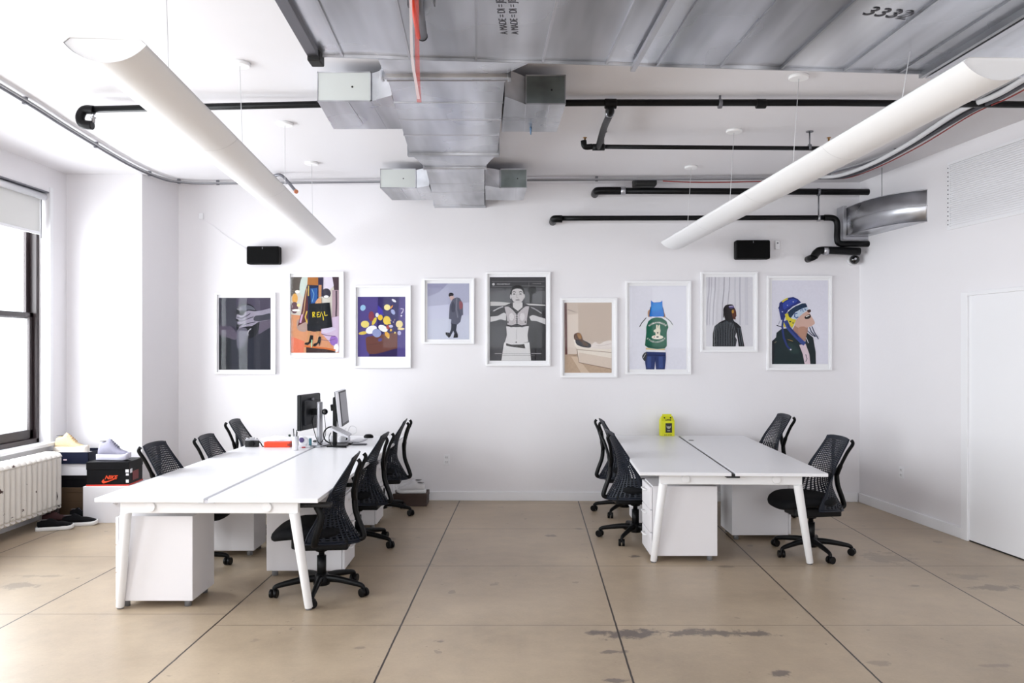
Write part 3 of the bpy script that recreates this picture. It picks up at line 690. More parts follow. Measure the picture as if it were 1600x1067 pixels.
def make_back():
    m = MB(); NU, NV = 20, 38
    idx = {}
    G = [[backpt(-1+2*i/NU, j/NV) for i in range(NU+1)] for j in range(NV+1)]
    base = m.add([p for r in G for p in r])
    for j in range(NV):
        for i in range(NU):
            u = abs(-1+2*(i+.5)/NU); v = (j+.5)/NV
            q = (base+j*(NU+1)+i, base+j*(NU+1)+i+1, base+(j+1)*(NU+1)+i+1, base+(j+1)*(NU+1)+i)
            hs = 0
            if 1 <= i < NU-1 and 1 <= j < NV-2:
                hs = .60 if v < .5 else .60-(v-.5)*.62
                hs -= max(0, u-.75)*.8
            if hs < .15: m.face(q, 0, True); continue
            P4 = [Vector(m.v[k]) for k in q]; c = sum(P4, Vector())/4
            fx, fz = hs, hs
            ex = (P4[1]-P4[0])/2; ez = (P4[3]-P4[0])/2
            if v > .5: fx = .86
            inn = [c-ex*fx-ez*fz, c+ex*fx-ez*fz, c+ex*fx+ez*fz, c-ex*fx+ez*fz]
            b = m.add(inn)
            for k in range(4): m.face((q[k], q[(k+1) % 4], b+(k+1) % 4, b+k), 0, True)
    return m
def make_chair(arms=False):
    t = thing('task_chair', 'x', 'chair', (0, 0, 0), 0, 'black mesh-back task chairs around the benches')
    # seat
    s = MB(); prof = [(.02, .497), (.45, .499), (.75, .496), (.9, .488), (.975, .472), (1, .452), (.985, .432), (.93, .418), (.6, .40), (.02, .398)]
    rg = []
    for k, z in prof:
        ring = []
        for a in range(36):
            q = 2*PI*a/36; cx, sy = math.cos(q), math.sin(q); e = .62
            x = .245*k*math.copysign(abs(cx)**e, cx); y = .03+.245*k*math.copysign(abs(sy)**e, sy)
            x *= 1-.10*max(0, -y)/.2
            zz = z-.035*max(0, (y-.06)/.2)**2+.012*min(1, (abs(x)/.24)**2)
            ring.append((x, y, zz))
        rg.append(ring[::-1])
    s.rings(rg); s.build('seat', BLKS, t).location.y = .05
    k = MB(); k.prism([(-.13, -.2), (.13, -.2), (.15, .12), (.09, .19), (-.09, .19), (-.15, .12)], .325, .402)
    k.cyl((0, 0, .29), (0, 0, .33), .045); k.build('mechanism', BLK, t, bevel=.012)
    k = MB(); k.tube(smooth([(.12, .05, .36), (.2, .07, .355), (.235, .10, .33), (.215, .12, .318)], 4, False), .009, 8); k.build('lever', BLK, t)
    k = MB(); k.cyl((0, 0, .10), (0, 0, .26), .032); k.cyl((0, 0, .24), (0, 0, .40), .02); k.build('gas_column', BLK, t)
    # back
    b = make_back().build('back_mesh', MESH, t); md = b.modifiers.new('solid', 'SOLIDIFY'); md.thickness = .006; md.offset = 0; b.location.y = .09
    k = MB()
    k.tube(smooth([(0, -.16, .375), (0, -.30, .372), (0, -.375, .382), (0, -.368, .44), (0, -.325, .56), (0, -.315, .66)], 5, False), [.026]*2+[.02]*24, 10, sx=1.2)
    for sx in (-1, 1):
        k.tube(smooth([(0, -.315, .64), (sx*.05, -.318, .72), (sx*.11, -.345, .84), (sx*.145, -.374, .915), (sx*.15, -.36, .945)], 5, False), [.019]*6+[.014]*15, 10)
    k.build('support_tower', BLK, t).location.y = .09
    k = MB()
    e = [backpt(u_, 0)+Vector((0, 0, -.003)) for u_ in [-1+i/10 for i in range(21)]]; k.tube(e, .008, 8)
    for sx in (-1, 1): k.tube([backpt(sx, j/24) for j in range(25)], .0065, 8)
    k.build('edge_trim', MESH, t).location.y = .09
    if arms:
        for sx in (-1, 1):
            k = MB(); k.tube(smooth([(sx*.14, .0, .385), (sx*.26, -.0, .39), (sx*.295, -.02, .46), (sx*.29, -.05, .58), (sx*.28, -.02, .655)], 5, False), .018, 10, sx=1.3)
            a_ = k.build('armrest', BLK, t)
            MB().box(sx*.28-.04, sx*.28+.04, -.12, .13, .652, .678).build('arm_pad', mat('arm_pad_rubber', rgb(30, 30, 33), .6), a_, bevel=.011, seg=3)
    # base
    MB().lathe([(.03, .055), (.055, .06), (.06, .09), (.05, .125), (.034, .14)], (0, 0, 0), 24).build('base_hub', BLK, t, bevel=.003)
    for i in range(5):
        a = 2*PI*i/5+.31+PI/2; D = Vector((math.cos(a), math.sin(a), 0))
        pth = [D*.03+Vector((0, 0, .105)), D*.12+Vector((0, 0, .105)), D*.22+Vector((0, 0, .092)), D*.295+Vector((0, 0, .078)), D*.318+Vector((0, 0, .062))]
        l_ = MB().tube(smooth(pth, 4, False), [.027-.013*q/16 for q in range(17)], 10, sx=.85).build('leg', BLK, t)
        ca = a+1.1+i*.8; C = Vector((-math.sin(ca), math.cos(ca), 0)); cc = D*.318+Vector((0, 0, .030))
        cs = MB()
        for s_ in (-1, 1):
            p_ = cc+C*s_*.016
            cs.cyl(p_-C*.011, p_+C*.011, .030, n=20)
        cs.cyl(cc+Vector((0, 0, .0)), cc+Vector((0, 0, .04)), .012, n=10)
        cs.build('caster', CAST, l_, bevel=.004)
    return t
UP = ('seat', 'mechanism', 'back_mesh', 'support_tower', 'edge_trim', 'armrest', 'lever')
ch0 = make_chair(); ch1 = make_chair(True)
placed = {}
def place(proto, x, y, ang, label, dz=0):
    if proto.name not in placed: placed[proto.name] = [proto]; todo.append((proto, dz)); c = proto
    else: c = dup(proto)
    c.location = (x, y, 0); c.rotation_euler = (0, 0, math.radians(ang)); c['label'] = label
    if c is not proto and dz:
        for k in c.children:
            if k.name.split('.')[0] in UP: k.location.z = dz
    return c
todo = []
place(ch0, -2.53, 6.15, -93, 'black mesh-back task chair, nearest of three on the window side of the left bench')
place(ch0, -2.50, 7.12, -91, 'low black mesh-back task chair, middle of three on the window side of the left bench', -.045)
place(ch0, -2.60, 8.15, -88, 'black task chair at the far window side of the left bench, behind the vintage camera')
place(ch1, -1.32, 5.52, 93, 'black task chair with armrests closest to the camera')
place(ch1, -1.33, 6.86, 88, 'black task chair with armrests, middle one inside the left bench')
place(ch0, -1.33, 8.14, 92, 'black task chair by the white sneakers, inner side of the left bench')
place(ch0, 1.10, 7.1, -84, 'black task chair, nearer of two on the left side of the right bench')
place(ch0, 1.16, 8.2, -88, 'black task chair, farther of two on the left side of the right bench')
place(ch0, 2.47, 6.58, 97, 'black task chair pulled out at the front right corner of the right bench')
place(ch0, 2.52, 8.05, 93, 'tall-set black task chair at the back right of the right bench near the wall', .06)

# ------------------------------------------------------------------ pictures
def picture(outer, pr, label, layers, bgc, org, sc, mount=True):
    a = BWpt(outer[0], outer[1], .03); b = BWpt(outer[2], outer[3], .03)
    cx = (a.x+b.x)/2; W = b.x-a.x; H = a.z-b.z
    t = thing('framed_picture', label, 'picture', (cx, backY(cx), b.z), BANG, None)
    fw = .022
    f = MB(); f.box(-W/2, W/2, -.034, -.001, 0, fw); f.box(-W/2, W/2, -.034, -.001, H-fw, H); f.box(-W/2, -W/2+fw, -.034, -.001, fw, H-fw); f.box(W/2-fw, W/2, -.034, -.001, fw, H-fw)
    f.build('frame', FRM, t, bevel=.002)
    MB().box(-W/2+fw, W/2-fw, -.010, -.002, fw, H-fw).build('mat_board', MATB, t)
    sx = W/(outer[2]-outer[0])
    def loc(px, py): return ((px-(outer[0]+outer[2])/2)*sx, H-(py-outer[1])*sx)
    x0, z1 = loc(pr[0], pr[1]); x1, z0 = loc(pr[2], pr[3])
    m = MB(); mats = []; mi = {}
    def gm(c):
        if c not in mi: mi[c] = len(mats); mats.append(cmat(c) if isinstance(c, tuple) else c)
        return mi[c]
    m.box(x0, x1, -.0115, -.0095, z0, z1, gm(bgc))
    y = -.0119
    for L_ in layers:
        col, pts = L_[0], L_[1]; sm_ = len(L_) > 2 and L_[2]
        if sm_: pts = [(v[0], v[1]) for v in smooth([(p_[0], p_[1], 0) for p_ in pts], 4)]
        q = [loc(org[0]+p_[0]/sc, org[1]+p_[1]/sc) for p_ in pts]
        q = [(min(max(x, x0), x1), min(max(z, z0), z1)) for x, z in q]
        qq = [q[0]]
        for p_ in q[1:]:
            if abs(p_[0]-qq[-1][0])+abs(p_[1]-qq[-1][1]) > 1e-5: qq.append(p_)
        ar = sum(qq[i][0]*qq[(i+1) % len(qq)][1]-qq[(i+1) % len(qq)][0]*qq[i][1] for i in range(len(qq)))
        if abs(ar) < 1e-7 or len(qq) < 3: continue
        if ar < 0: qq = qq[::-1]
        i = m.add([(x, y, z) for x, z in qq]); m.face(list(range(i, i+len(qq))), gm(col)); y -= .00016
    po = m.build('print', mats, t)
    MB().box(-W/2+fw, W/2-fw, -.024, -.022, fw, H-fw).build('glazing', PICGL, t)
    return t, po, loc, y
def ell(cx, cy, rx, ry, n=14, rot=0):
    return [(cx+rx*math.cos(q)*math.cos(rot)-ry*math.sin(q)*math.sin(rot), cy+rx*math.cos(q)*math.sin(rot)+ry*math.sin(q)*math.cos(rot)) for q in (2*PI*k/n for k in range(n))]
def strip(pts, wd):
    L_ = []; R_ = []
    for i, p_ in enumerate(pts):
        a = pts[max(i-1, 0)]; b = pts[min(i+1, len(pts)-1)]; d = math.hypot(b[0]-a[0], b[1]-a[1]) or 1
        nx, ny = -(b[1]-a[1])/d*wd/2, (b[0]-a[0])/d*wd/2
        L_.append((p_[0]+nx, p_[1]+ny)); R_.append((p_[0]-nx, p_[1]-ny))
    return L_+R_[::-1]
# 1 dark portrait with hands over a face
c1 = [((70, 64, 82), [(290, 115), (700, 115), (700, 420), (290, 420)]), ((52, 52, 64), [(85, 115), (290, 115), (290, 430), (85, 430)]),
      ((38, 40, 52), [(85, 440), (210, 440), (290, 600), (420, 620), (560, 540), (700, 465), (700, 965), (85, 965)]),
      ((22, 24, 32), [(85, 545), (230, 600), (230, 965), (85, 965)]),
      ((84, 76, 92), [(85, 440), (200, 440), (290, 520), (290, 610), (200, 590), (85, 545)], True),
      ((92, 84, 100), [(560, 400), (700, 370), (700, 465), (560, 550)]),
      ((24, 25, 32), [(290, 260), (320, 210), (390, 183), (460, 195), (510, 235), (550, 300), (570, 400), (540, 540), (440, 600), (330, 560), (295, 470)], True),
      ((92, 94, 106), [(320, 250), (350, 215), (420, 200), (480, 220), (520, 260), (440, 255), (380, 270)], True),
      ((98, 96, 110), [(300, 520), (330, 480), (400, 470), (430, 520), (420, 610), (380, 680), (330, 718), (300, 690)], True),
      ((146, 140, 156), [(690, 240), (600, 265), (520, 275), (440, 265), (395, 285), (380, 330), (300, 310), (290, 360), (340, 380), (300, 400), (310, 430), (400, 420), (330, 455), (320, 480), (400, 455), (480, 450), (560, 400), (640, 385), (700, 370), (700, 240)]),
      ((60, 60, 72), [(520, 330), (600, 320), (700, 300), (700, 365), (640, 380), (560, 395), (500, 380)], True),
      ((44, 44, 56), strip([(300, 345), (360, 360), (420, 330), (460, 300)], 10)), ((44, 44, 56), strip([(310, 395), (380, 385), (440, 360), (500, 340)], 9)),
      ((44, 44, 56), strip([(320, 440), (400, 430), (470, 410), (520, 400)], 9)),
      ((180, 178, 188), strip([(300, 245), (340, 262), (350, 240), (330, 228)], 7)), ((190, 188, 196), strip([(470, 480), (440, 505), (428, 540), (440, 562)], 9)),
      ((150, 146, 158), ell(380, 330, 18, 10)), ((140, 138, 150), ell(385, 425, 14, 9)), ((56, 56, 68), [(85, 350), (200, 345), (290, 380), (290, 440), (85, 440)], True)]
picture((336, 457.5, 430.4, 584.5), (341, 465, 422, 577), 'white framed dark grey photo of hands covering a face, leftmost on the wall', c1, (52, 50, 66), (330, 450), 7.62)
# 2 legs and tote bag
c2 = [((205, 200, 190), [(70, 95), (640, 95), (640, 560), (70, 560)]), ((96, 88, 82), [(70, 95), (200, 95), (180, 240), (120, 300), (70, 330)]), ((70, 50, 60), [(560, 95), (640, 95), (640, 300), (590, 300)]),
      ((196, 208, 200), [(195, 110), (270, 100), (265, 330), (210, 330), (170, 260)], True), ((222, 214, 230), [(455, 95), (560, 95), (580, 200), (520, 260), (450, 240)]),
      ((60, 55, 70), ell(490, 290, 55, 60)), ((228, 170, 90), ell(115, 350, 35, 60)), ((110, 80, 90), ell(110, 460, 45, 70)), ((250, 244, 230), ell(145, 270, 28, 20)), ((238, 222, 160), ell(160, 430, 22, 20)), ((252, 246, 236), ell(130, 490, 45, 14)),
      ((175, 150, 160), [(560, 250), (640, 250), (640, 590), (560, 590)]), ((70, 55, 70), strip([(610, 260), (612, 420), (606, 580)], 18)), ((245, 240, 240), ell(490, 330, 30, 16)),
      ((215, 150, 110), [(70, 540), (640, 600), (640, 995), (70, 995)]), ((226, 120, 90), [(70, 800), (230, 860), (220, 995), (70, 995)]), ((200, 180, 205), [(440, 600), (640, 560), (640, 995), (560, 900), (430, 760)]),
      ((206, 196, 218), [(460, 680), (560, 690), (600, 720), (500, 760), (440, 740)], True), ((150, 110, 190), ell(580, 850, 50, 60)), ((236, 236, 244), ell(610, 940, 30, 50)), ((110, 80, 110), strip([(430, 770), (500, 790), (600, 800)], 8)), ((120, 90, 120), strip([(430, 840), (520, 850), (600, 830)], 6)),
      ((176, 150, 140), [(150, 600), (260, 640), (250, 740), (150, 720)], True), ((60, 40, 40), [(250, 925), (450, 930), (600, 960), (600, 995), (250, 995)]), ((210, 110, 50), strip([(230, 915), (350, 930), (470, 940), (600, 965)], 20)),
      ((92, 44, 48), [(262, 190), (300, 190), (300, 480), (260, 620), (180, 660), (150, 680), (190, 520), (215, 380), (240, 260)]), ((190, 150, 110), strip([(260, 230), (240, 350), (225, 500), (180, 640)], 12)), ((220, 190, 80), strip([(262, 500), (240, 570), (262, 640)], 14)), ((200, 160, 190), strip([(205, 540), (180, 640)], 22)),
      ((176, 112, 56), [(270, 100), (395, 100), (395, 195), (265, 190)]), ((22, 34, 70), [(262, 190), (395, 195), (410, 740), (270, 735), (270, 400)]), ((40, 90, 160), [(300, 230), (385, 225), (385, 400), (310, 410)]), ((120, 170, 200), strip([(320, 240), (345, 300), (325, 390)], 8)), ((200, 170, 90), strip([(280, 200), (278, 320)], 16)),
      ((54, 48, 78), [(395, 100), (455, 100), (450, 330), (395, 330)]), ((198, 140, 96), [(400, 190), (435, 190), (432, 330), (400, 335)]), ((214, 160, 116), [(400, 345), (430, 350), (430, 420), (385, 430), (360, 400)], True),
      ((16, 18, 26), [(285, 415), (530, 400), (565, 690), (440, 712), (285, 665)]), ((16, 20, 30), [(262, 650), (430, 700), (425, 740), (340, 745), (265, 730)]),
      ((206, 150, 104), [(270, 735), (310, 738), (305, 800), (330, 800), (260, 890), (240, 885), (268, 820)]), ((206, 150, 104), [(365, 742), (412, 740), (405, 800), (420, 815), (360, 905), (340, 900), (370, 830)]),
      ((20, 14, 18), [(300, 785), (335, 790), (330, 850), (300, 880), (270, 905), (230, 895), (240, 875), (280, 870)]), ((20, 14, 18), [(400, 800), (430, 805), (425, 860), (410, 920), (400, 880), (360, 920), (330, 915), (340, 890), (385, 870)]), ((170, 220, 180), strip([(320, 840), (315, 930)], 12)),
      # REAL, brushed capitals
      ((240, 214, 40), strip([(330, 515), (334, 575)], 10)), ((240, 214, 40), strip([(328, 516), (350, 514), (355, 526)], 8)), ((240, 214, 40), strip([(356, 522), (350, 538), (334, 546)], 8)), ((240, 214, 40), strip([(338, 543), (360, 572)], 8)),
      ((240, 214, 40), strip([(380, 520), (412, 512)], 8)), ((240, 214, 40), strip([(378, 545), (405, 540)], 8)), ((240, 214, 40), strip([(385, 572), (412, 566)], 8)), ((240, 214, 40), strip([(382, 522), (386, 572)], 6)),
      ((240, 214, 40), strip([(416, 572), (432, 510), (455, 568), (458, 610)], 9)), ((240, 214, 40), strip([(468, 505), (476, 555), (508, 548)], 10))]
picture((450, 424.6, 537, 558.5), (454, 432.5, 529, 550.6), 'white framed street photo of legs in heels and a black tote bag reading REAL', c2, (200, 180, 170), (445, 420), 7.62)
# 3 purple print: plain couch and loose shapes (characters left out)
c3 = [((40, 30, 96), [(345, 180), (600, 180), (570, 890), (320, 890)]), ((66, 54, 170), [(345, 280), (400, 330), (410, 400), (335, 400)]),
      ((110, 66, 58), [(195, 680), (215, 655), (440, 620), (575, 600), (575, 790), (400, 840), (322, 858), (240, 860), (210, 820)]), ((44, 30, 84), [(240, 862), (322, 858), (420, 835), (575, 790), (572, 890), (240, 890)]), ((78, 42, 40), strip([(215, 752), (330, 740), (450, 720), (572, 690)], 4)),
      ((150, 190, 222), ell(165, 310, 32, 36, rot=.4)), ((232, 214, 120), ell(190, 505, 50, 42)), ((226, 198, 90), ell(165, 610, 52, 20, rot=-.15)), ((240, 240, 246), ell(265, 570, 70, 46, rot=-.4)), ((150, 160, 205), ell(330, 610, 55, 50, rot=.5)), ((84, 78, 140), ell(370, 690, 26, 20, rot=-.5)),
      ((232, 206, 80), ell(300, 470, 52, 20, rot=-1.1)), ((226, 226, 232), ell(335, 395, 20, 26)), ((140, 60, 80), ell(266, 410, 34, 60)), ((240, 200, 60), ell(372, 425, 30, 34)), ((238, 206, 70), ell(450, 460, 44, 52)), ((240, 240, 240), ell(405, 555, 60, 36, rot=.5)), ((232, 170, 50), ell(455, 630, 40, 24, rot=1.0)), ((170, 50, 50), ell(465, 540, 22, 26)),
      ((240, 226, 150), ell(455, 305, 38, 36)), ((235, 150, 60), ell(508, 300, 8, 26, rot=.6)), ((160, 170, 215), ell(525, 360, 22, 34, rot=-.5)), ((235, 235, 245), ell(535, 225, 30, 14, rot=.6)), ((238, 220, 160), ell(600, 505, 42, 44)), ((240, 220, 160), ell(620, 560, 42, 14)), ((180, 176, 220), ell(600, 610, 22, 26)),
      ((220, 210, 235), strip([(615, 320), (650, 325), (640, 360), (622, 380)], 9)), ((225, 220, 235), ell(624, 405, 10, 10)), ((190, 190, 225), ell(500, 530, 26, 16)), ((240, 190, 60), ell(500, 575, 12, 16)), ((240, 220, 120), ell(548, 606, 8, 12)), ((235, 200, 120), ell(470, 665, 12, 10)), ((230, 210, 220), ell(500, 460, 6, 6)), ((230, 210, 220), ell(530, 480, 5, 6)), ((230, 200, 200), ell(545, 455, 5, 5)), ((240, 210, 90), ell(490, 495, 10, 12))]
picture((553, 446, 642, 575), (558.5, 463.6, 633, 557), 'white framed purple print with a brown couch and scattered yellow and white shapes', c3, (84, 72, 140), (545, 440), 7.62)
# 4 figure in long coat
c4 = [((176, 178, 202), [(80, 195), (380, 195), (380, 330), (80, 360)]), ((160, 160, 190), [(80, 195), (230, 195), (160, 260), (80, 290)], False), ((202, 206, 224), [(80, 460), (380, 420), (380, 595), (80, 595)]),
      ((40, 38, 48), [(234, 268), (250, 261), (268, 270), (262, 286), (236, 290)], True), ((206, 176, 170), [(240, 288), (264, 284), (272, 302), (256, 318), (244, 306)], True),
      ((98, 100, 118), [(262, 306), (290, 294), (312, 300), (334, 340), (336, 420), (326, 424), (316, 470), (296, 488), (248, 484), (252, 452), (234, 448), (240, 350)]),
      ((72, 74, 92), [(262, 320), (280, 350), (276, 400), (255, 400), (248, 360)]), ((130, 132, 148), strip([(290, 300), (288, 380), (298, 440)], 9)), ((150, 90, 100), [(308, 325), (330, 330), (332, 366), (312, 380)], True), ((84, 84, 102), strip([(300, 380), (320, 430)], 6)),
      ((56, 60, 74), [(252, 480), (292, 488), (286, 530), (298, 560), (298, 582), (268, 583), (274, 556), (266, 534), (244, 575), (232, 583), (210, 556), (212, 544), (240, 548), (250, 520)]),
      ((36, 38, 46), [(210, 544), (232, 546), (248, 570), (236, 583), (212, 562)]), ((36, 38, 46), [(272, 556), (296, 552), (298, 582), (266, 584)]), ((190, 194, 214), strip([(80, 492), (140, 490), (200, 494)], 2))]
picture((661, 435, 741, 537.4), (667.5, 442.7, 733, 530), 'small white framed pale blue photo of a standing person in a long grey coat', c4, (198, 200, 222), (650, 400), 4.571)
# 5 monochrome portrait
c5 = [((70, 70, 74), [(68, 85), (655, 85), (655, 590), (68, 590)]), ((96, 96, 100), [(70, 240), (290, 220), (290, 350), (70, 350)], False), ((98, 98, 102), [(430, 240), (650, 230), (650, 360), (430, 350)]), ((84, 84, 88), [(70, 600), (240, 600), (210, 957), (70, 957)]), ((60, 60, 64), [(480, 600), (655, 560), (655, 957), (500, 957)]), ((22, 22, 24), [(476, 200), (520, 182), (552, 200), (550, 250), (516, 265), (510, 360), (486, 360), (484, 270), (470, 240)], True), ((34, 34, 36), strip([(545, 600), (545, 957)], 14)),
      ((196, 194, 194), [(75, 340), (180, 344), (290, 356), (290, 378), (180, 384), (75, 386)], False), ((196, 194, 194), [(420, 360), (540, 366), (650, 374), (650, 386), (540, 382), (420, 374)]),
      ((52, 50, 54), [(75, 440), (150, 400), (230, 380), (300, 350), (330, 375), (390, 375), (420, 350), (480, 380), (560, 400), (640, 430), (650, 560), (560, 500), (500, 480), (470, 600), (245, 600), (235, 470), (150, 490), (75, 500)]),
      ((180, 178, 182), strip([(105, 440), (160, 410), (210, 392)], 14)), ((150, 148, 152), strip([(500, 400), (560, 430), (610, 465)], 12)),
      ((204, 202, 204), [(75, 498), (150, 492), (215, 455), (240, 470), (238, 540), (180, 525), (120, 545), (75, 552)]), ((204, 202, 204), [(650, 520), (580, 500), (520, 480), (480, 500), (500, 540), (560, 545), (650, 580)]),
      ((24, 23, 25), ell(358, 252, 76, 84)), ((206, 203, 204), [(310, 350), (410, 350), (410, 400), (362, 440), (312, 400)]), ((198, 194, 195), [(298, 270), (304, 228), (330, 210), (360, 205), (390, 211), (412, 230), (420, 270), (418, 320), (390, 352), (360, 362), (328, 350), (302, 318)], True), ((196, 192, 194), ell(289, 290, 9, 24)), ((196, 192, 194), ell(426, 285, 9, 24)),
      ((40, 38, 40), strip([(305, 243), (322, 236), (342, 243)], 7)), ((40, 38, 40), strip([(372, 243), (392, 236), (410, 243)], 7)), ((50, 46, 48), ell(323, 262, 14, 6)), ((50, 46, 48), ell(390, 262, 14, 6)), ((160, 156, 158), strip([(352, 262), (348, 295), (358, 303), (370, 300)], 5)), ((130, 122, 124), ell(360, 324, 24, 7)), ((96, 90, 92), strip([(338, 324), (382, 324)], 3)),
      ((214, 212, 214), [(240, 598), (350, 610), (478, 595), (462, 690), (470, 760), (350, 790), (225, 770), (248, 690)]), ((176, 174, 176), strip([(350, 630), (346, 740)], 5)), ((90, 86, 88), ell(344, 765, 6, 9)),
      ((186, 180, 184), [(222, 395), (262, 392), (300, 420), (345, 470), (340, 575), (300, 590), (252, 580), (246, 500)]), ((186, 180, 184), [(480, 390), (440, 392), (400, 425), (358, 470), (362, 575), (400, 590), (452, 580), (460, 500)]), ((214, 210, 212), ell(296, 500, 26, 40)), ((214, 210, 212), ell(408, 500, 26, 40)),
      ((60, 56, 60), strip([(246, 585), (290, 605), (345, 590)], 14)), ((60, 56, 60), strip([(360, 590), (405, 605), (458, 585)], 14))]
c5 += [((225, 222, 224), strip([(335, 485+i*20), (368, 485+i*20)], 5)) for i in range(5)]+[((40, 38, 40), ell(259, 555, 6, 14)), ((40, 38, 40), ell(441, 555, 6, 14)),
      ((222, 221, 222), [(218, 768), (350, 782), (482, 765), (500, 957), (190, 957)]), ((54, 50, 50), [(240, 775), (290, 790), (400, 788), (428, 782), (440, 830), (400, 826), (290, 812), (240, 802)]),
      ((200, 200, 202), ell(107, 160, 14, 14)), ((170, 170, 172), strip([(90, 130), (640, 132)], 2)), ((170, 170, 172), strip([(90, 184), (300, 184)], 2)), ((170, 170, 172), strip([(400, 178), (640, 182)], 2)), ((150, 150, 152), strip([(474, 130), (478, 180)], 2)), ((190, 188, 190), strip([(120, 884), (195, 884)], 4)), ((120, 118, 120), strip([(200, 884), (600, 884)], 2)), ((190, 188, 190), strip([(505, 884), (605, 884)], 4)), ((120, 118, 120), strip([(180, 902), (540, 902)], 3))]
t, po, loc, yy = picture((759, 425, 860, 572), (765, 432.7, 853, 563.7), 'large white framed black and white photo of a woman with arms outstretched', c5, (66, 66, 70), (755, 420), 6.67)
x_, z_ = loc(755+212/6.67, 420+160/6.67); text('MOVEMENT', .022, 'lettering', cmat((210, 210, 212)), po, (x_, yy-.0005, z_), sx=1.25)
x_, z_ = loc(755+560/6.67, 420+154/6.67); k = MB()
for q in range(6): k.box(x_-.045+q*.016, x_-.045+q*.016+(.012 if q % 2 else .009), yy-.0008, yy-.0002, z_-.002, z_+.003)
k.build('small_print', cmat((170, 170, 172)), po)
# 6 person in bathtub
c6 = [((204, 188, 175), [(1060, 332), (1398, 332), (1398, 700), (1060, 700)]), ((198, 180, 165), [(1160, 340), (1398, 332), (1398, 610), (1250, 610), (1160, 600)]), ((104, 66, 62), [(1060, 335), (1078, 335), (1082, 705), (1066, 705)]), ((182, 164, 152), strip([(1080, 380), (1140, 400)], 8)), ((222, 208, 196), [(1085, 420), (1160, 410), (1160, 700), (1085, 700)]),
      ((200, 174, 150), [(1066, 705), (1150, 700), (1160, 760), (1398, 810), (1398, 835), (1066, 835)]), ((214, 192, 170), [(1110, 720), (1150, 720), (1240, 835), (1180, 835)]), ((150, 130, 120), strip([(1090, 706), (1145, 712), (1150, 700)], 3)),
      ((238, 228, 216), [(1126, 596), (1136, 600), (1160, 640), (1240, 656), (1398, 664), (1398, 806), (1165, 760), (1150, 660), (1134, 640)], False), ((222, 206, 192), [(1165, 690), (1398, 730), (1398, 806), (1165, 760)]), ((240, 230, 220), strip([(1126, 600), (1148, 640), (1240, 660), (1398, 668)], 7)), ((150, 128, 112), strip([(1150, 664), (1165, 762), (1398, 808)], 5)), ((170, 148, 132), strip([(1150, 668), (1398, 690)], 4)),
      ((232, 222, 216), [(1250, 640), (1280, 615), (1310, 630), (1350, 610), (1398, 606), (1398, 664), (1260, 658)], True), ((208, 196, 190), strip([(1290, 640), (1340, 640), (1398, 625)], 4)),
      ((34, 32, 42), [(1140, 600), (1170, 595), (1220, 612), (1252, 636), (1240, 655), (1190, 650), (1150, 632)], True), ((96, 62, 44), [(1128, 568), (1140, 552), (1166, 548), (1182, 562), (1190, 585), (1196, 610), (1180, 612), (1160, 600), (1134, 598)], True), ((168, 118, 64), [(1152, 556), (1172, 552), (1182, 570), (1182, 590), (1164, 590)], True), ((66, 46, 38), strip([(1158, 562), (1172, 560)], 4)), ((92, 66, 50), [(1186, 612), (1215, 618), (1236, 640), (1200, 640)], True)]
picture((876.4, 465.6, 964.4, 590), (882, 472.6, 956, 582.7), 'white framed beige photo of a man lying in a bathtub', c6, (200, 184, 170), (650, 400), 4.571)
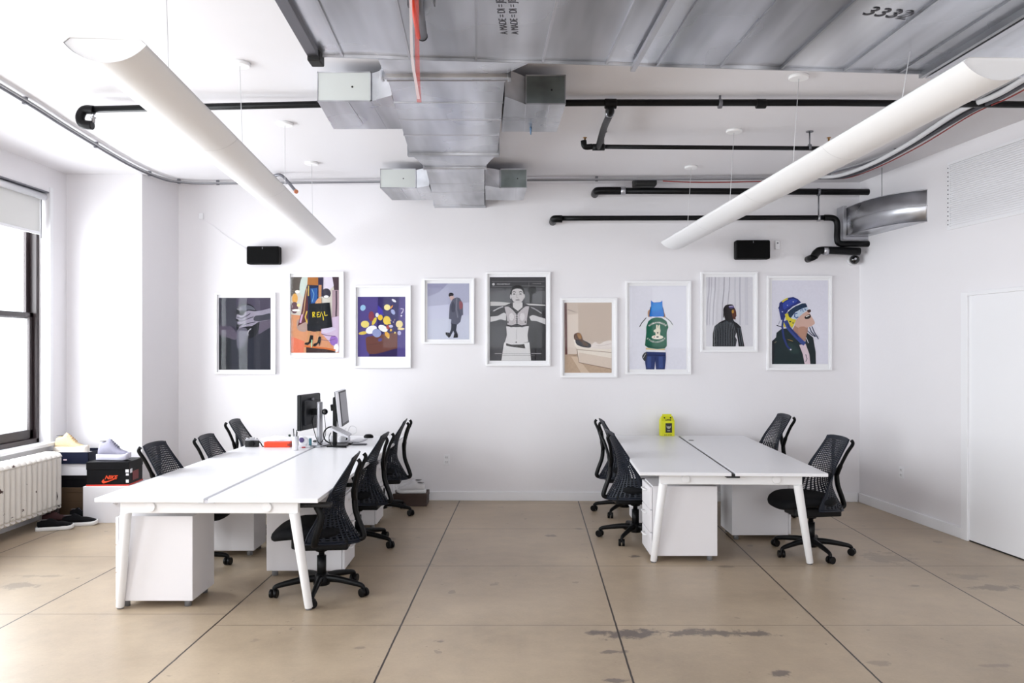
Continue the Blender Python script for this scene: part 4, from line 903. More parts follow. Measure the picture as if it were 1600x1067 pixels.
# 7 person from behind, blue eared hood, green vest
c7 = [((234, 234, 244), [(95, 110), (685, 110), (685, 985), (95, 985)]), ((196, 150, 120), [(285, 380), (310, 360), (318, 420), (290, 435)], True), ((200, 160, 130), [(440, 370), (462, 400), (470, 436), (450, 440)], True),
      ((28, 50, 90), [(310, 330), (322, 330), (320, 440), (298, 425)]), ((28, 50, 90), [(436, 330), (448, 345), (462, 430), (440, 436)]),
      ((24, 124, 222), [(318, 262), (345, 284), (415, 280), (436, 262), (440, 340), (452, 400), (452, 430), (372, 434), (302, 430), (318, 340)]), ((50, 150, 236), [(335, 300), (420, 300), (425, 360), (330, 370)], True),
      ((236, 238, 242), [(290, 438), (262, 455), (205, 530), (200, 548), (256, 575), (280, 540), (300, 470)]), ((236, 238, 242), [(440, 438), (500, 452), (552, 515), (540, 552), (505, 570), (480, 500)]), ((60, 66, 70), strip([(268, 444), (220, 500), (198, 540)], 9)), ((120, 124, 130), strip([(470, 440), (520, 480), (545, 520)], 8)),
      ((16, 98, 74), [(330, 450), (372, 440), (430, 446), (480, 480), (500, 545), (482, 590), (484, 740), (462, 765), (380, 772), (290, 760), (254, 735), (268, 600), (268, 540), (290, 480)]), ((10, 78, 60), strip([(275, 740), (370, 755), (470, 745)], 14)), ((30, 116, 88), strip([(330, 560), (300, 640)], 12)),
      ((226, 200, 150), [(262, 758), (380, 775), (465, 768), (462, 785), (380, 790), (265, 778)]), ((240, 240, 244), [(265, 778), (462, 785), (470, 808), (270, 806)]),
      ((232, 226, 204), [(372, 522), (380, 515), (388, 528), (398, 528), (406, 515), (412, 524), (410, 556), (420, 580), (412, 600), (412, 630), (366, 630), (364, 600), (346, 590), (346, 574), (370, 562)]), ((240, 236, 220), ell(385, 648, 62, 22)), ((30, 30, 30), ell(388, 602, 8, 8)), ((30, 30, 30), ell(386, 645, 14, 6)), ((180, 50, 50), ell(352, 646, 8, 5)), ((30, 90, 70), ell(389, 540, 6, 5)),
      ((42, 58, 112), [(266, 800), (472, 806), (474, 870), (462, 985), (370, 985), (362, 900), (352, 985), (266, 985), (255, 910)]), ((60, 80, 140), strip([(300, 850), (296, 970)], 40)), ((60, 80, 140), strip([(420, 850), (420, 970)], 44)), ((28, 40, 84), strip([(270, 835), (470, 840)], 8)), ((28, 40, 84), strip([(365, 820), (362, 900)], 6)), ((56, 58, 62), [(225, 850), (250, 810), (275, 812), (272, 860), (255, 900), (235, 880)], True), ((200, 200, 200), strip([(236, 866), (262, 822)], 5))]
t, po, loc, yy = picture((977.5, 439, 1080, 585), (984, 446.5, 1073, 577.7), 'white framed photo of a person from behind in a blue eared hood and green vest', c7, (234, 234, 244), (970, 430), 6.67)
for s, cxx, cyy, rad, up in (('HUMANMADE', 387, 640, 145, 1), ('STUDIOCORP', 372, 560, 140, -1)):
    n_ = len(s)
    for i, chh in enumerate(s):
        a = (i-(n_-1)/2)*.165*(1 if up > 0 else 1)
        px = cxx+rad*math.sin(a)*(.95); py = cyy-rad*math.cos(a) if up > 0 else cyy+rad*math.cos(a)
        x_, z_ = loc(970+px/6.67, 430+py/6.67)
        text(chh, .028 if up > 0 else .024, 'lettering', cmat((236, 238, 232)), po, (x_, yy-.0005, z_), (PI/2, -(-a if up > 0 else a), 0), .0003, bold=.0006)
# 8 profile portrait, pinstripes
c8 = [((224, 223, 230), [(110, 100), (690, 100), (690, 965), (110, 965)])]
for x_, wd, cl in ((180, 12, (198, 196, 206)), (225, 16, (192, 190, 200)), (335, 12, (176, 174, 184)), (400, 11, (182, 180, 190)), (530, 16, (194, 193, 204)), (270, 24, (216, 215, 222)), (610, 40, (214, 213, 222)), (470, 20, (212, 212, 220)), (150, 18, (196, 194, 204))):
    c8.append((cl, strip([(x_, 100), (x_-4, 260), (x_-22 if x_ < 420 else x_, 440), (x_-30 if x_ < 420 else x_, 700)], wd)))
c8 += [((20, 20, 28), [(345, 610), (440, 600), (455, 650), (500, 680), (540, 720), (552, 800), (584, 965), (512, 965), (500, 870), (485, 790), (470, 840), (490, 880), (476, 965), (190, 965), (192, 800), (215, 710), (280, 660), (345, 630)]),
       ((26, 20, 24), [(322, 520), (330, 480), (355, 450), (400, 440), (440, 446), (458, 480), (478, 520), (484, 570), (474, 600), (474, 626), (440, 622), (400, 640), (352, 630), (335, 590)], True),
       ((96, 50, 36), [(430, 510), (470, 500), (482, 560), (486, 585), (474, 600), (474, 626), (448, 620), (430, 570)], True), ((200, 150, 60), ell(440, 530, 14, 22)), ((90, 80, 140), [(392, 462), (440, 456), (455, 480), (420, 492), (395, 482)], True), ((210, 206, 226), strip([(395, 466), (440, 462)], 7)), ((60, 20, 24), ell(462, 598, 14, 6)), ((40, 50, 60), strip([(350, 640), (400, 690), (440, 650)], 12)), ((26, 20, 24), strip([(328, 540), (325, 605)], 10))]
for i in range(13):
    x_ = 215+i*21; c8.append(((140, 150, 160), strip([(x_ + (345-x_)*.18, 690-max(0, 40-abs(x_-370)*.25)), (x_, 780), (x_, 960)], 3)))
for x_ in (520, 545): c8.append(((130, 146, 160), strip([(x_-18, 730), (x_-4, 830), (x_+14, 955)], 3)))
picture((1095, 425, 1184, 550), (1104, 432.7, 1177, 542), 'white framed photo of a person in a dark pinstriped shirt before a pale curtain', c8, (206, 205, 214), (1090, 420), 7.9)
# 9 laughing person in blue beanie
c9 = [((230, 229, 242), [(60, 75), (685, 75), (685, 985), (60, 985)]),
      ((186, 142, 124), [(330, 560), (470, 560), (455, 700), (420, 760), (340, 700), (300, 620)], False), ((214, 176, 162), [(350, 500), (420, 440), (470, 420), (500, 470), (535, 530), (530, 560), (470, 590), (380, 600), (330, 570)], True), ((198, 150, 128), [(360, 600), (440, 590), (430, 690), (390, 700)], True),
      ((36, 22, 24), [(430, 480), (452, 462), (486, 452), (496, 480), (470, 500), (436, 500)], True), ((240, 236, 232), [(440, 472), (478, 458), (482, 466), (446, 482)]), ((70, 40, 40), [(455, 410), (490, 400), (496, 425), (470, 432)], True),
      ((26, 44, 48), [(80, 740), (125, 700), (130, 650), (180, 610), (260, 600), (350, 660), (420, 780), (430, 986), (82, 986)]), ((20, 34, 40), [(455, 650), (520, 700), (548, 860), (550, 986), (490, 986), (470, 860), (430, 780)]), ((40, 62, 62), [(260, 760), (330, 790), (370, 860), (330, 880), (250, 840)], True), ((150, 140, 110), strip([(86, 775), (130, 742)], 5)), ((190, 150, 90), strip([(250, 722), (305, 740)], 5)), ((22, 24, 34), [(82, 740), (110, 720), (100, 985), (82, 985)]),
      ((226, 206, 216), [(372, 780), (440, 770), (480, 880), (490, 986), (430, 986), (410, 880)]), ((40, 40, 50), strip([(440, 880), (455, 930), (440, 960)], 7)), ((220, 215, 225), strip([(445, 700), (470, 760)], 7)),
      ((38, 52, 130), [(155, 400), (160, 330), (200, 300), (250, 275), (310, 266), (360, 290), (392, 325), (300, 370), (240, 430), (215, 500), (178, 515)], False), ((52, 74, 176), [(200, 340), (260, 300), (320, 290), (350, 315), (260, 370), (210, 400)], True), ((226, 208, 70), strip([(190, 320), (215, 300), (250, 282)], 18)), ((30, 40, 96), strip([(182, 330), (150, 390)], 10)), ((200, 210, 236), ell(308, 318, 6, 6)), ((200, 210, 236), ell(192, 424, 6, 6)), ((200, 210, 236), ell(246, 356, 5, 5)),
      ((28, 54, 86), [(240, 440), (300, 380), (390, 336), (440, 333), (458, 370), (380, 410), (300, 470), (275, 500)]), ((224, 230, 240), strip([(250, 415), (330, 362), (400, 333)], 8)),
      ((196, 214, 232), [(290, 480), (330, 430), (400, 390), (458, 372), (468, 395), (400, 450), (340, 510)]), ((44, 84, 150), strip([(352, 440), (325, 445), (322, 478), (345, 492), (362, 478)], 12)), ((60, 96, 160), strip([(385, 420), (400, 385), (415, 425)], 9)), ((60, 96, 160), strip([(428, 390), (444, 412)], 9)),
      ((228, 212, 60), [(218, 450), (250, 440), (262, 480), (300, 500), (340, 510), (296, 600), (260, 560), (230, 510)]), ((50, 60, 60), ell(275, 530, 10, 8)), ((60, 60, 60), ell(305, 545, 8, 8)), ((228, 212, 60), [(196, 545), (215, 535), (228, 590), (212, 590)]),
      ((44, 60, 130), strip([(205, 480), (190, 580), (205, 700), (240, 790), (278, 830)], 20)), ((56, 74, 150), strip([(225, 520), (260, 600), (330, 680), (400, 750), (430, 770)], 44)), ((36, 48, 110), strip([(240, 560), (290, 620), (360, 700)], 12)), ((30, 36, 66), strip([(130, 570), (160, 580), (185, 588)], 9)), ((40, 52, 90), strip([(480, 590), (500, 640), (545, 690)], 10)), ((40, 52, 90), strip([(505, 580), (530, 640), (575, 718)], 9)), ((40, 52, 90), strip([(460, 630), (500, 670), (540, 692)], 8)), ((220, 220, 226), ell(280, 830, 9, 8)), ((44, 60, 100), strip([(165, 520), (150, 560)], 4))]
picture((1198.7, 431, 1300, 578.7), (1207, 438, 1295, 570), 'white framed photo of a laughing person in a blue patterned beanie, rightmost on the wall', c9, (230, 229, 242), (1195, 425), 6.8)

# ------------------------------------------------------------------ radiator
RYn, RYf = 5.7, 7.78
t = thing('radiator', 'old white cast iron radiator with peeling paint under the window', 'radiator', (-4.5, RYf, 0), 0)
def rust_mat():
    m = mat('peeling_cream_paint', rgb(232, 228, 222), .45)
    nt = m.node_tree; N = nt.nodes; L = nt.links; b = N['Principled BSDF']; tc = N.new('ShaderNodeTexCoord'); g = N.new('ShaderNodeNewGeometry')
    n_ = N.new('ShaderNodeTexNoise'); n_.inputs['Scale'].default_value = 9; n_.inputs['Detail'].default_value = 6; n_.inputs['Roughness'].default_value = .7
    L.new(g.outputs['Position'], n_.inputs['Vector'])
    r = N.new('ShaderNodeValToRGB'); r.color_ramp.elements[0].position = .655; r.color_ramp.elements[1].position = .67
    L.new(n_.outputs['Fac'], r.inputs[0])
    mx = N.new('ShaderNodeMix'); mx.data_type = 'RGBA'; L.new(r.outputs[0], mx.inputs[0]); mx.inputs[6].default_value = rgb(232, 228, 222); mx.inputs[7].default_value = rgb(74, 50, 44)
    L.new(mx.outputs[2], b.inputs['Base Color']); return m
RAD = rust_mat()
sec0 = None; pitch = .08
nsec = int((RYf-RYn)/pitch)
for i in range(nsec):
    if sec0 is None:
        s = MB()
        for xo in (-.075, 0, .075):
            s.tube(smooth([(xo, 0, .17), (xo, 0, .25), (xo, 0, .5), (xo, 0, .64)], 3, False), [.034]*10, 12)
        s.tube(smooth([(-.085, 0, .17), (-.05, 0, .155), (.05, 0, .155), (.085, 0, .17)], 3, False), .036, 10)
        s.tube(smooth([(-.085, 0, .625), (-.06, 0, .65), (.06, 0, .65), (.085, 0, .625)], 3, False), .036, 10)
        sec0 = s.build('section', RAD, t); c = sec0
    else: c = sec0.copy(); COL.objects.link(c); c.parent = t
    c.location = (0, -.03-i*pitch, 0)
for y in (-.03, -(nsec-1)*pitch-.03):
    k = MB()
    for xo in (-.075, .075): k.cyl((xo, y, 0), (xo, y, .16), .014, .022, n=10)
    k.build('foot', RAD, t)
MB().cyl((0, .0, .19), (0, .07, .19), .018).build('inlet_pipe', mat('dark_rust', rgb(60, 48, 46), .6), t)
tag(MB().tube(smooth([(-4.43, 7.72, .3), (-4.42, 7.74, .2), (-4.43, 7.76, .0)], 4, False), .02, 10).build('riser_pipe', mat('dark_rust', rgb(60, 48, 46), .6)), 'dark riser pipe at the end of the radiator', 'pipe')

# ------------------------------------------------------------------ boxes and shoes by the window
def sbox(name, label, x0, x1, y0, y1, z0, z1, m_, rz=0, lid=None, lidm=None, open_=False):
    cx, cy = (x0+x1)/2, (y0+y1)/2
    t = thing(name, label, 'box', (cx, cy, z0), rz); hx, hy, h = (x1-x0)/2, (y1-y0)/2, z1-z0
    if open_:
        k = MB(); tk = .004
        k.box(-hx, hx, -hy, hy, 0, tk); k.box(-hx, hx, -hy, -hy+tk, tk, h); k.box(-hx, hx, hy-tk, hy, tk, h); k.box(-hx, -hx+tk, -hy, hy, tk, h); k.box(hx-tk, hx, -hy, hy, tk, h)
        k.build('body', m_, t)
    else: MB().box(-hx, hx, -hy, hy, 0, h-(.002 if lid else 0)).build('body', m_, t, bevel=.002)
    if lid: MB().box(-hx-.004, hx+.004, -hy-.004, hy+.004, h-lid, h).build('lid', lidm or m_, t, bevel=.003)
    return t, hx, hy, h
WB = mat('white_card', rgb(236, 235, 240), .6); BKC = mat('black_card', rgb(11, 11, 15), .5, spec=.2); NAVY = mat('navy_card', rgb(17, 22, 44), .5, spec=.2)
BRN = mat('brown_card', rgb(92, 70, 48), .7, var=.2); ORG = mat('orange_ink', rgb(236, 78, 36), .5)
t, hx, hy, h = sbox('carton', 'large white carton on the floor holding up the black shoebox', -4.16, -3.52, 7.72, 8.15, 0, .352, WB)
k = MB(); k.tube([(-.02, -hy-.012, .2), (.02, -hy-.012, .2)], .012, 8); k.build('handle_tab', WB, t)
t, hx, hy, h = sbox('shoebox', 'black and orange shoebox on the white carton under the grey sneaker', -4.15, -3.75, 7.76, 8.09, .352, .585, BKC, .06, .075)
MB().box(-hx-.003, hx+.003, -hy-.005, hy+.005, 0, .014).build('red_base', mat('red_card', rgb(206, 52, 34), .5), t)
# swoosh and wordmark
sw = smooth([(-.075, .0, 0), (-.062, -.018, 0), (-.03, -.012, 0), (.075, .032, 0), (-.02, .004, 0), (-.05, .006, 0), (-.055, .022, 0)], 5)
k = MB(); i = k.add([(v[0]+.02, -hy-.0065, v[1]+.045) for v in sw]); k.face(list(range(i, i+len(sw)))); k.build('logo', ORG, t)
text('NIKE', .052, 'lettering', ORG, t, (.03, -hy-.0075, .082), shear=.35, bold=.0015)
k = MB(); k.box(hx-.03, hx+.001, -hy-.0062, -hy-.004, .13, .16); k.box(hx-.026, hx+.001, -hy-.0062, -hy-.004, .10, .12); k.box(hx-.026, hx+.001, -hy-.0062, -hy-.004, .03, .06)
k.box(hx+.003, hx+.005, -hy+.02, -hy+.07, .12, .16); k.build('label', WB, t)
MB().box(hx+.003, hx+.005, -hy+.08, -hy+.22, .04, .13).build('end_label', mat('maroon_ink', rgb(120, 30, 34), .5), t)
Yb = 8.0
def stk(y0, y1, name, label, m_, **kw):
    z0, z1 = P(0, y1, Yb).z, P(0, y0, Yb).z
    return z0, z1
zs_ = [0, .10, .20, .298, .42, .538, .665]
t, hx, hy, h = sbox('shoebox', 'dark brown shoebox on the floor under the window boxes, lowest of the stack', -4.63, -4.25, 7.99, 8.32, 0, .15, BRN, 0, .05)
t, hx, hy, h = sbox('shoebox', 'brown shoebox second from the floor in the stack beside the radiator', -4.63, -4.26, 7.98, 8.32, .15, .298, BRN, 0, .05)
t, hx, hy, h = sbox('shoebox', 'plain black shoebox in the middle of the stack beside the radiator', -4.64, -4.24, 7.98, 8.32, .298, .42, BKC, 0, .04)
t, hx, hy, h = sbox('shoebox', 'flat white shoebox under the navy box beside the radiator', -4.64, -4.20, 7.97, 8.32, .42, .538, WB, 0, .03)
t, hx, hy, h = sbox('shoebox', 'open navy shoebox on top of the stack holding the tan sneaker', -4.66, -4.23, 7.95, 8.30, .538, .655, NAVY, 0, open_=True)
MB().box(-.035, .0, -hy-.001, -hy+.001, .035, .048).build('label', mat('label_pink', rgb(226, 200, 210), .5), t)
MB().box(-hx+.01, hx-.01, -hy+.01, hy-.01, .05, .085).build('tissue_paper', WB, t, bevel=.01)

def sneaker(name, label, loc, rz, up, sole, lace, L_=.30, hi=1.0, chunky=0, group=None):
    t = thing(name, label, 'shoe', loc, rz, group)
    st = [(0.0, .020, .040, .085), (.03, .034, .03, .105*hi), (.12, .041, .03, .118*hi), (.24, .043, .03, .122*hi), (.33, .044, .03, .142*hi), (.42, .045, .03, .130*hi), (.55, .048, .03, .098*hi), (.68, .051, .03, .078), (.82, .050, .03, .066), (.92, .041, .03, .056), (.98, .024, .032, .046), (1.0, .008, .034, .040)]
    rg = []
    for f_, hw, zb, zt in st:
        ring = []
        for a in range(16):
            q = 2*PI*a/16; cx, sz = math.cos(q), math.sin(q)
            wz = (math.copysign(abs(sz)**.75, sz)+1)/2
            tap = 1-.42*max(0, wz-.35)/.65*(1 if f_ < .6 else .45)
            ring.append((f_*L_, hw*math.copysign(abs(cx)**.7, cx)*tap, zb+(zt-zb)*wz))
        rg.append(ring[::-1])
    MB().rings(rg[::-1]).build('upper', up, t)
    pl_ = smooth([(-.012, 0, 0), (-.004, .034, 0), (.08, .043, 0), (.17, .047, 0), (.23, .055, 0), (.285, .040, 0), (.305, 0, 0), (.285, -.040, 0), (.23, -.055, 0), (.17, -.047, 0), (.08, -.043, 0), (-.004, -.034, 0)], 4)
    th = .036+.012*chunky
    s = MB(); rr = [[(v.x*L_/.3, v.y*k_, z_+.012*max(0, (v.x-.24)/.06)**2) for v in pl_] for k_, z_ in ((.9, 0), (1.0, .006), (1.02, th*.6), (.97, th))]
    s.rings(rr); s.build('sole', sole, t)
    k = MB()
    for i in range(5):
        f_ = .40+i*.055; z_ = .134*hi-(i*.0115)-.004
        k.tube(smooth([(f_*L_, -.026, z_-.02), (f_*L_+.004, 0, z_+.002), (f_*L_, .026, z_-.02)], 3, False), .0032, 6)
    k.build('laces', lace, t)
    k = MB(); k.rings([[(x_*L_, y_, z_) for x_, y_, z_ in ((.02+.14*(1-math.cos(q)), .027*math.sin(q), .1185*hi+.004) for q in (2*PI*j/12 for j in range(12)))], [(x_*L_, y_, z_) for x_, y_, z_ in ((.035+.125*(1-math.cos(q)), .023*math.sin(q), .122*hi+.002) for q in (2*PI*j/12 for j in range(12)))]]); k.build('collar', mat('shoe_lining', rgb(90, 86, 88), .8), t)
    return t
TAN = mat('tan_knit', rgb(222, 200, 160), .8, bump=.4, bscale=120, var=.25, vscale=30); CRM = mat('cream_sole', rgb(244, 236, 224), .5)
GRYS = mat('grey_suede', rgb(158, 156, 176), .75, var=.25, vscale=25); GRS2 = mat('grey_sole', rgb(206, 204, 220), .5)
WSH = mat('white_leather', rgb(226, 224, 226), .5, var=.12, vscale=20); WS2 = mat('white_sole', rgb(240, 240, 240), .4)
BSH = mat('black_canvas', rgb(14, 14, 18), .85, spec=.2)
sneaker('sneaker', 'tan and cream sneaker lying on the open navy shoebox by the window', (-4.62, 8.06, .625), .0, TAN, CRM, mat('tan_lace', rgb(190, 150, 96), .8), .335, 1.12, 1.6).scale = (1, 1, 1.35)
sneaker('sneaker', 'grey high sneaker standing on the black shoebox by the window', (-4.10, 7.90, .5875), -.05, GRYS, GRS2, mat('grey_lace', rgb(90, 90, 108), .7), .32, 1.12, .6).scale = (1, 1, 1.35)
sneaker('sneaker', 'black low sneaker with white sole on the floor in front of the radiator end', (-4.40, 7.38, 0), .35, BSH, WS2, BSH, .30, .8)
sneaker('sneaker', 'second black sneaker with white sole just behind the front one on the floor', (-4.27, 7.56, 0), .35, BSH, WS2, BSH, .30, .85)
RDS = mat('maroon_suede', rgb(66, 34, 36), .8)
sneaker('sneaker', 'dark maroon shoe in the shade in front of the brown boxes', (-4.52, 7.66, 0), .3, RDS, BSH, BSH, .28, .85)
sneaker('sneaker', 'black shoe in the shade beside the white carton', (-4.38, 7.90, 0), .05, BSH, BSH, mat('grey_lace', rgb(90, 90, 108), .7), .20, .8)
# brown shoebox with white sneakers near the back wall
t, hx, hy, h = sbox('shoebox', 'dark brown shoebox on the floor by the back wall under white sneakers', -1.275, -.915, 8.52, 8.79, 0, .135, mat('dark_brown_card', rgb(60, 42, 34), .6), 0, .05)
sneaker('sneaker', 'white sneaker in front on the dark brown shoebox by the back wall', (-.94, 8.585, .136), PI+.03, WSH, WS2, WSH, .30, .9)
sneaker('sneaker', 'white sneaker at the back of the dark brown shoebox by the wall', (-.98, 8.71, .136), PI-.05, WSH, WS2, WSH, .29, .95)
tag(MB().prism([(-1.33, 8.50), (-1.28, 8.46), (-1.275, 8.55), (-1.32, 8.58)], 0, .27).build('paper_bag', WB, bevel=.004), 'slim white paper bag standing beside the dark brown shoebox', 'bag')

# ------------------------------------------------------------------ things on the left bench
TZ = .741
q = PZ(394, 698, TZ)
t = thing('vintage_camera', 'small black and silver camera on the left bench by the far window side chair', 'camera', (q.x, q.y, TZ), .1)
MB().box(-.065, .065, -.02, .02, 0, .062).build('body', mat('leatherette', rgb(24, 24, 26), .6), t, bevel=.006)
k = MB(); k.box(-.062, .062, -.018, .018, .062, .074); k.box(-.022, .022, -.02, .018, .07, .092); k.cyl((-.045, 0, .072), (-.045, 0, .086), .012); k.cyl((.045, 0, .072), (.045, 0, .084), .010); k.build('top_plate', STEEL, t, bevel=.002)
k = MB(); k.cyl((0, -.02, .034), (0, -.048, .034), .026, .024); k.build('lens', BLK, t)
MB().tube(smooth([(.065, 0, .05), (.085, -.005, .03), (.10, -.01, .006), (.13, .0, .005), (.125, .02, .02), (.15, .03, .006)], 5, False), .006, 8).build('strap', BLK, t)
q = PZ(432.5, 699, TZ)
t = thing('pencil_case', 'flat orange red box lying on the left bench beside the camera', 'box', (q.x, q.y+.05, TZ), 0)
MB().box(-.125, .125, -.05, .05, 0, .05).build('body', mat('orange_red_card', rgb(236, 66, 24), .5), t, bevel=.006)
MB().box(.10, .128, -.052, .052, .012, .036).build('clasp', mat('dark_red', rgb(150, 40, 24), .5), t, bevel=.003)
q = PZ(447, 694, TZ)
t = thing('crumpled_paper', 'white crumpled paper behind the orange red box', 'paper', (q.x, q.y+.08, TZ), 0)
random.seed(5); k = MB(); rg = []
for j in range(7):
    rr = math.sin(PI*(j+.3)/7)
    rg.append([(.20*rr*math.cos(2*PI*a/14)*random.uniform(.85, 1.1)-.08, .06*rr*math.sin(2*PI*a/14)*random.uniform(.8, 1.1), .001+.075*j/6*random.uniform(.85, 1.0)) for a in range(14)])
k.rings(rg, sm=False); k.build('paper_sheet', WB, t)
q = PZ(461.5, 703, TZ)
t = thing('pen_cup', 'narrow white cup holding dark pens on the left bench beside the gap', 'cup', (q.x, q.y, TZ), 0)
MB().lathe([(.026, 0), (.028, .002), (.031, .13), (.028, .128), (.024, .01)], n=20).build('cup', mat('frosted_white', rgb(226, 226, 232), .3), t)
for i, (dx, dy, hh, cl) in enumerate(((-.015, 0, .20, (30, 30, 34)), (.008, .01, .185, (70, 70, 76)), (.016, -.008, .17, (40, 40, 46)), (-.002, -.012, .15, (200, 200, 205)))):
    MB().tube([(dx*.5, dy*.5, .012), (dx*1.2, dy*1.2, hh)], .0045, 8).build('pen', cmat(cl), t)
q = PZ(470, 700, TZ)
t = thing('tape_dispenser', 'white and purple tape dispenser with a teal roll on the left bench', 'tape', (q.x+.02, q.y+.03, TZ), .3)
MB().prism([(-.05, -.02), (.06, -.02), (.06, .02), (-.05, .02)], 0, .02).build('base', mat('frosted_white', rgb(226, 226, 232), .3), t, bevel=.006)
MB().lathe([(.022, -.012), (.045, -.012), (.045, .012), (.022, .012)], n=24, M=Matrix.Translation((.0, 0, .062)) @ Matrix.Rotation(PI/2, 4, 'X')).build('tape_roll', cmat((238, 238, 242)), t)
MB().lathe([(.012, -.014), (.024, -.014), (.024, .014), (.012, .014)], n=20, M=Matrix.Translation((-.02, -.004, .075)) @ Matrix.Rotation(PI/2, 4, 'X')).build('hub', cmat((104, 90, 140)), t)
MB().lathe([(.02, -.012), (.036, -.012), (.036, .012), (.02, .012)], n=20, M=Matrix.Translation((.062, .02, .05)) @ Matrix.Rotation(PI/2, 4, 'Y')).build('teal_roll', cmat((84, 132, 146)), t)
MB().box(-.02, .015, -.03, -.02, .0, .012).build('red_tab', cmat((190, 90, 96)), t)
q = PZ(450, 692, TZ)
t = thing('small_bottle', 'tiny clear bottle with a dark green cap behind the orange red box', 'bottle', (q.x+.01, q.y+.02, TZ), 0)
MB().lathe([(.02, 0), (.022, .004), (.022, .05), (.01, .062)], n=16).build('bottle_body', mat('frosted_white', rgb(226, 226, 232), .3), t)
MB().lathe([(.011, .06), (.012, .062), (.012, .082), (.004, .084)], n=12).build('cap', cmat((58, 74, 66)), t)

# monitor 1 (back towards the camera)
def monitor(label, near, far, zb, zt, lean, bodym, sidem, screenm, base, front, colm, webcam=False, so=.115):
    N_, F_ = Vector((near[0], near[1], 0)), Vector((far[0], far[1], 0)); D = (F_-N_).normalized(); W_ = (F_-N_).length
    nrm = Vector((D.y, -D.x, 0))*front      # direction the screen faces
    t = thing('monitor', label, 'monitor', (base[0], base[1], TZ), 0); O = Vector((base[0], base[1], TZ)); c = (N_+F_)/2; h = zt-zb
    R = Matrix((( D.x, nrm.x, 0, c.x-O.x), (D.y, nrm.y, 0, c.y-O.y), (0, 0, 1, zb-TZ), (0, 0, 0, 1)))
    Sh = Matrix(((1, 0, 0, 0), (0, 1, -lean, 0), (0, 0, 1, 0), (0, 0, 0, 1))); R = R @ Sh
    MB().box(-W_/2, W_/2, -.022, .012, 0, h, M=R).build('casing', sidem, t, bevel=.004)
    MB().box(-W_/2+.006, W_/2-.006, .012, .016, .006, h-.006, M=R).build('bezel', BLK, t)
    MB().box(-W_/2+.022, W_/2-.022, .0155, .018, .03, h-.022, M=R).build('screen', screenm, t)
    k = MB()
    k.box(-W_/2+.004, W_/2-.004, -.030, -.022, .004, h-.004, M=R); k.box(-W_/2+.05, W_/2-.05, -.055, -.03, .05, h-.06, M=R); k.build('back_shell', bodym, t, bevel=.006)
    k = MB(); k.cyl(R @ Vector((0, -.0575, h-.05)), R @ Vector((0, -.0305, h-.05)), .014); k.build('logo_disc', GREY, t)
    # stand
    hb = R @ Vector((0, -.05, h*.5)); 
    k = MB(); k.box(-.04, .04, -.11, -.05, h*.5-.03, h*.5+.03, M=R); k.build('tilt_arm', BLK, t, bevel=.004)
    sc_ = R @ Vector((0, -so, 0)); Mx = Matrix(((D.x, nrm.x, 0, sc_.x), (D.y, nrm.y, 0, sc_.y), (0, 0, 1, 0), (0, 0, 0, 1)))
    MB().box(-.035, .035, -.022, .012, .01, zb-TZ+h*.78, M=Mx).build('stand_column', colm, t, bevel=.006)
    MB().box(-.11, .11, -.07, .12, 0, .014, M=Mx).build('stand_base', colm, t, bevel=.005)
    if webcam:
        k = MB(); k.sphere(tuple(Mx @ Vector((0, -.06, zb-TZ+h*.5))), .03); k.build('ball_webcam', mat('dome_gloss', rgb(12, 12, 14), .12, coat=.6), t)
    return t
SCR = mat('screen_off', rgb(74, 71, 84), .3)
monitor('dark monitor seen from behind on the left bench with a ball webcam on its stand', (-2.045, 7.62), (-1.955, 8.02), .90, 1.245, 0.0, mat('monitor_black', rgb(30, 32, 36), .4), BLK, SCR, (-1.90, 7.86), -1, STEEL, True)
monitor('silver edged monitor showing its dark screen on the right half of the left bench', (-1.625, 7.56), (-1.652, 8.0), .945, 1.285, .10, BLK, STEEL, SCR, (-1.72, 7.8), 1, BLK, so=.085)
def cab(pts, r, m_, nm, label):
    o_ = Vector(pts[0]); t_ = MB().tube([v-o_ for v in smooth([Vector(v) for v in pts], 6, False)], r, 6).build(nm, m_, None, loc=o_); return tag(t_, label, 'cable')
cab([(-1.93, 7.80, 1.06), (-1.95, 7.78, .98), (-1.92, 7.76, .86), (-1.88, 7.74, .775), (-1.84, 7.78, .748), (-1.86, 7.85, .748), (-1.90, 7.80, .750)], .004, BLK, 'monitor_cable', 'black cable looping down from the webcam monitor')
cab([(-1.86, 7.84, 1.08), (-1.83, 7.80, .96), (-1.82, 7.76, .84), (-1.86, 7.74, .765), (-1.80, 7.70, .747), (-1.76, 7.72, .747)], .003, BLK, 'monitor_cable', 'thin black cable right of the webcam monitor stand')
tag(MB().lathe([(.05, 0), (.055, .004), (.045, .014), (.01, .018)], (0, 0, 0), 16).build('cable_puck', BLK, None, loc=PZ(497, 690, TZ)), 'flat black cable puck at the foot of the webcam monitor', 'puck')
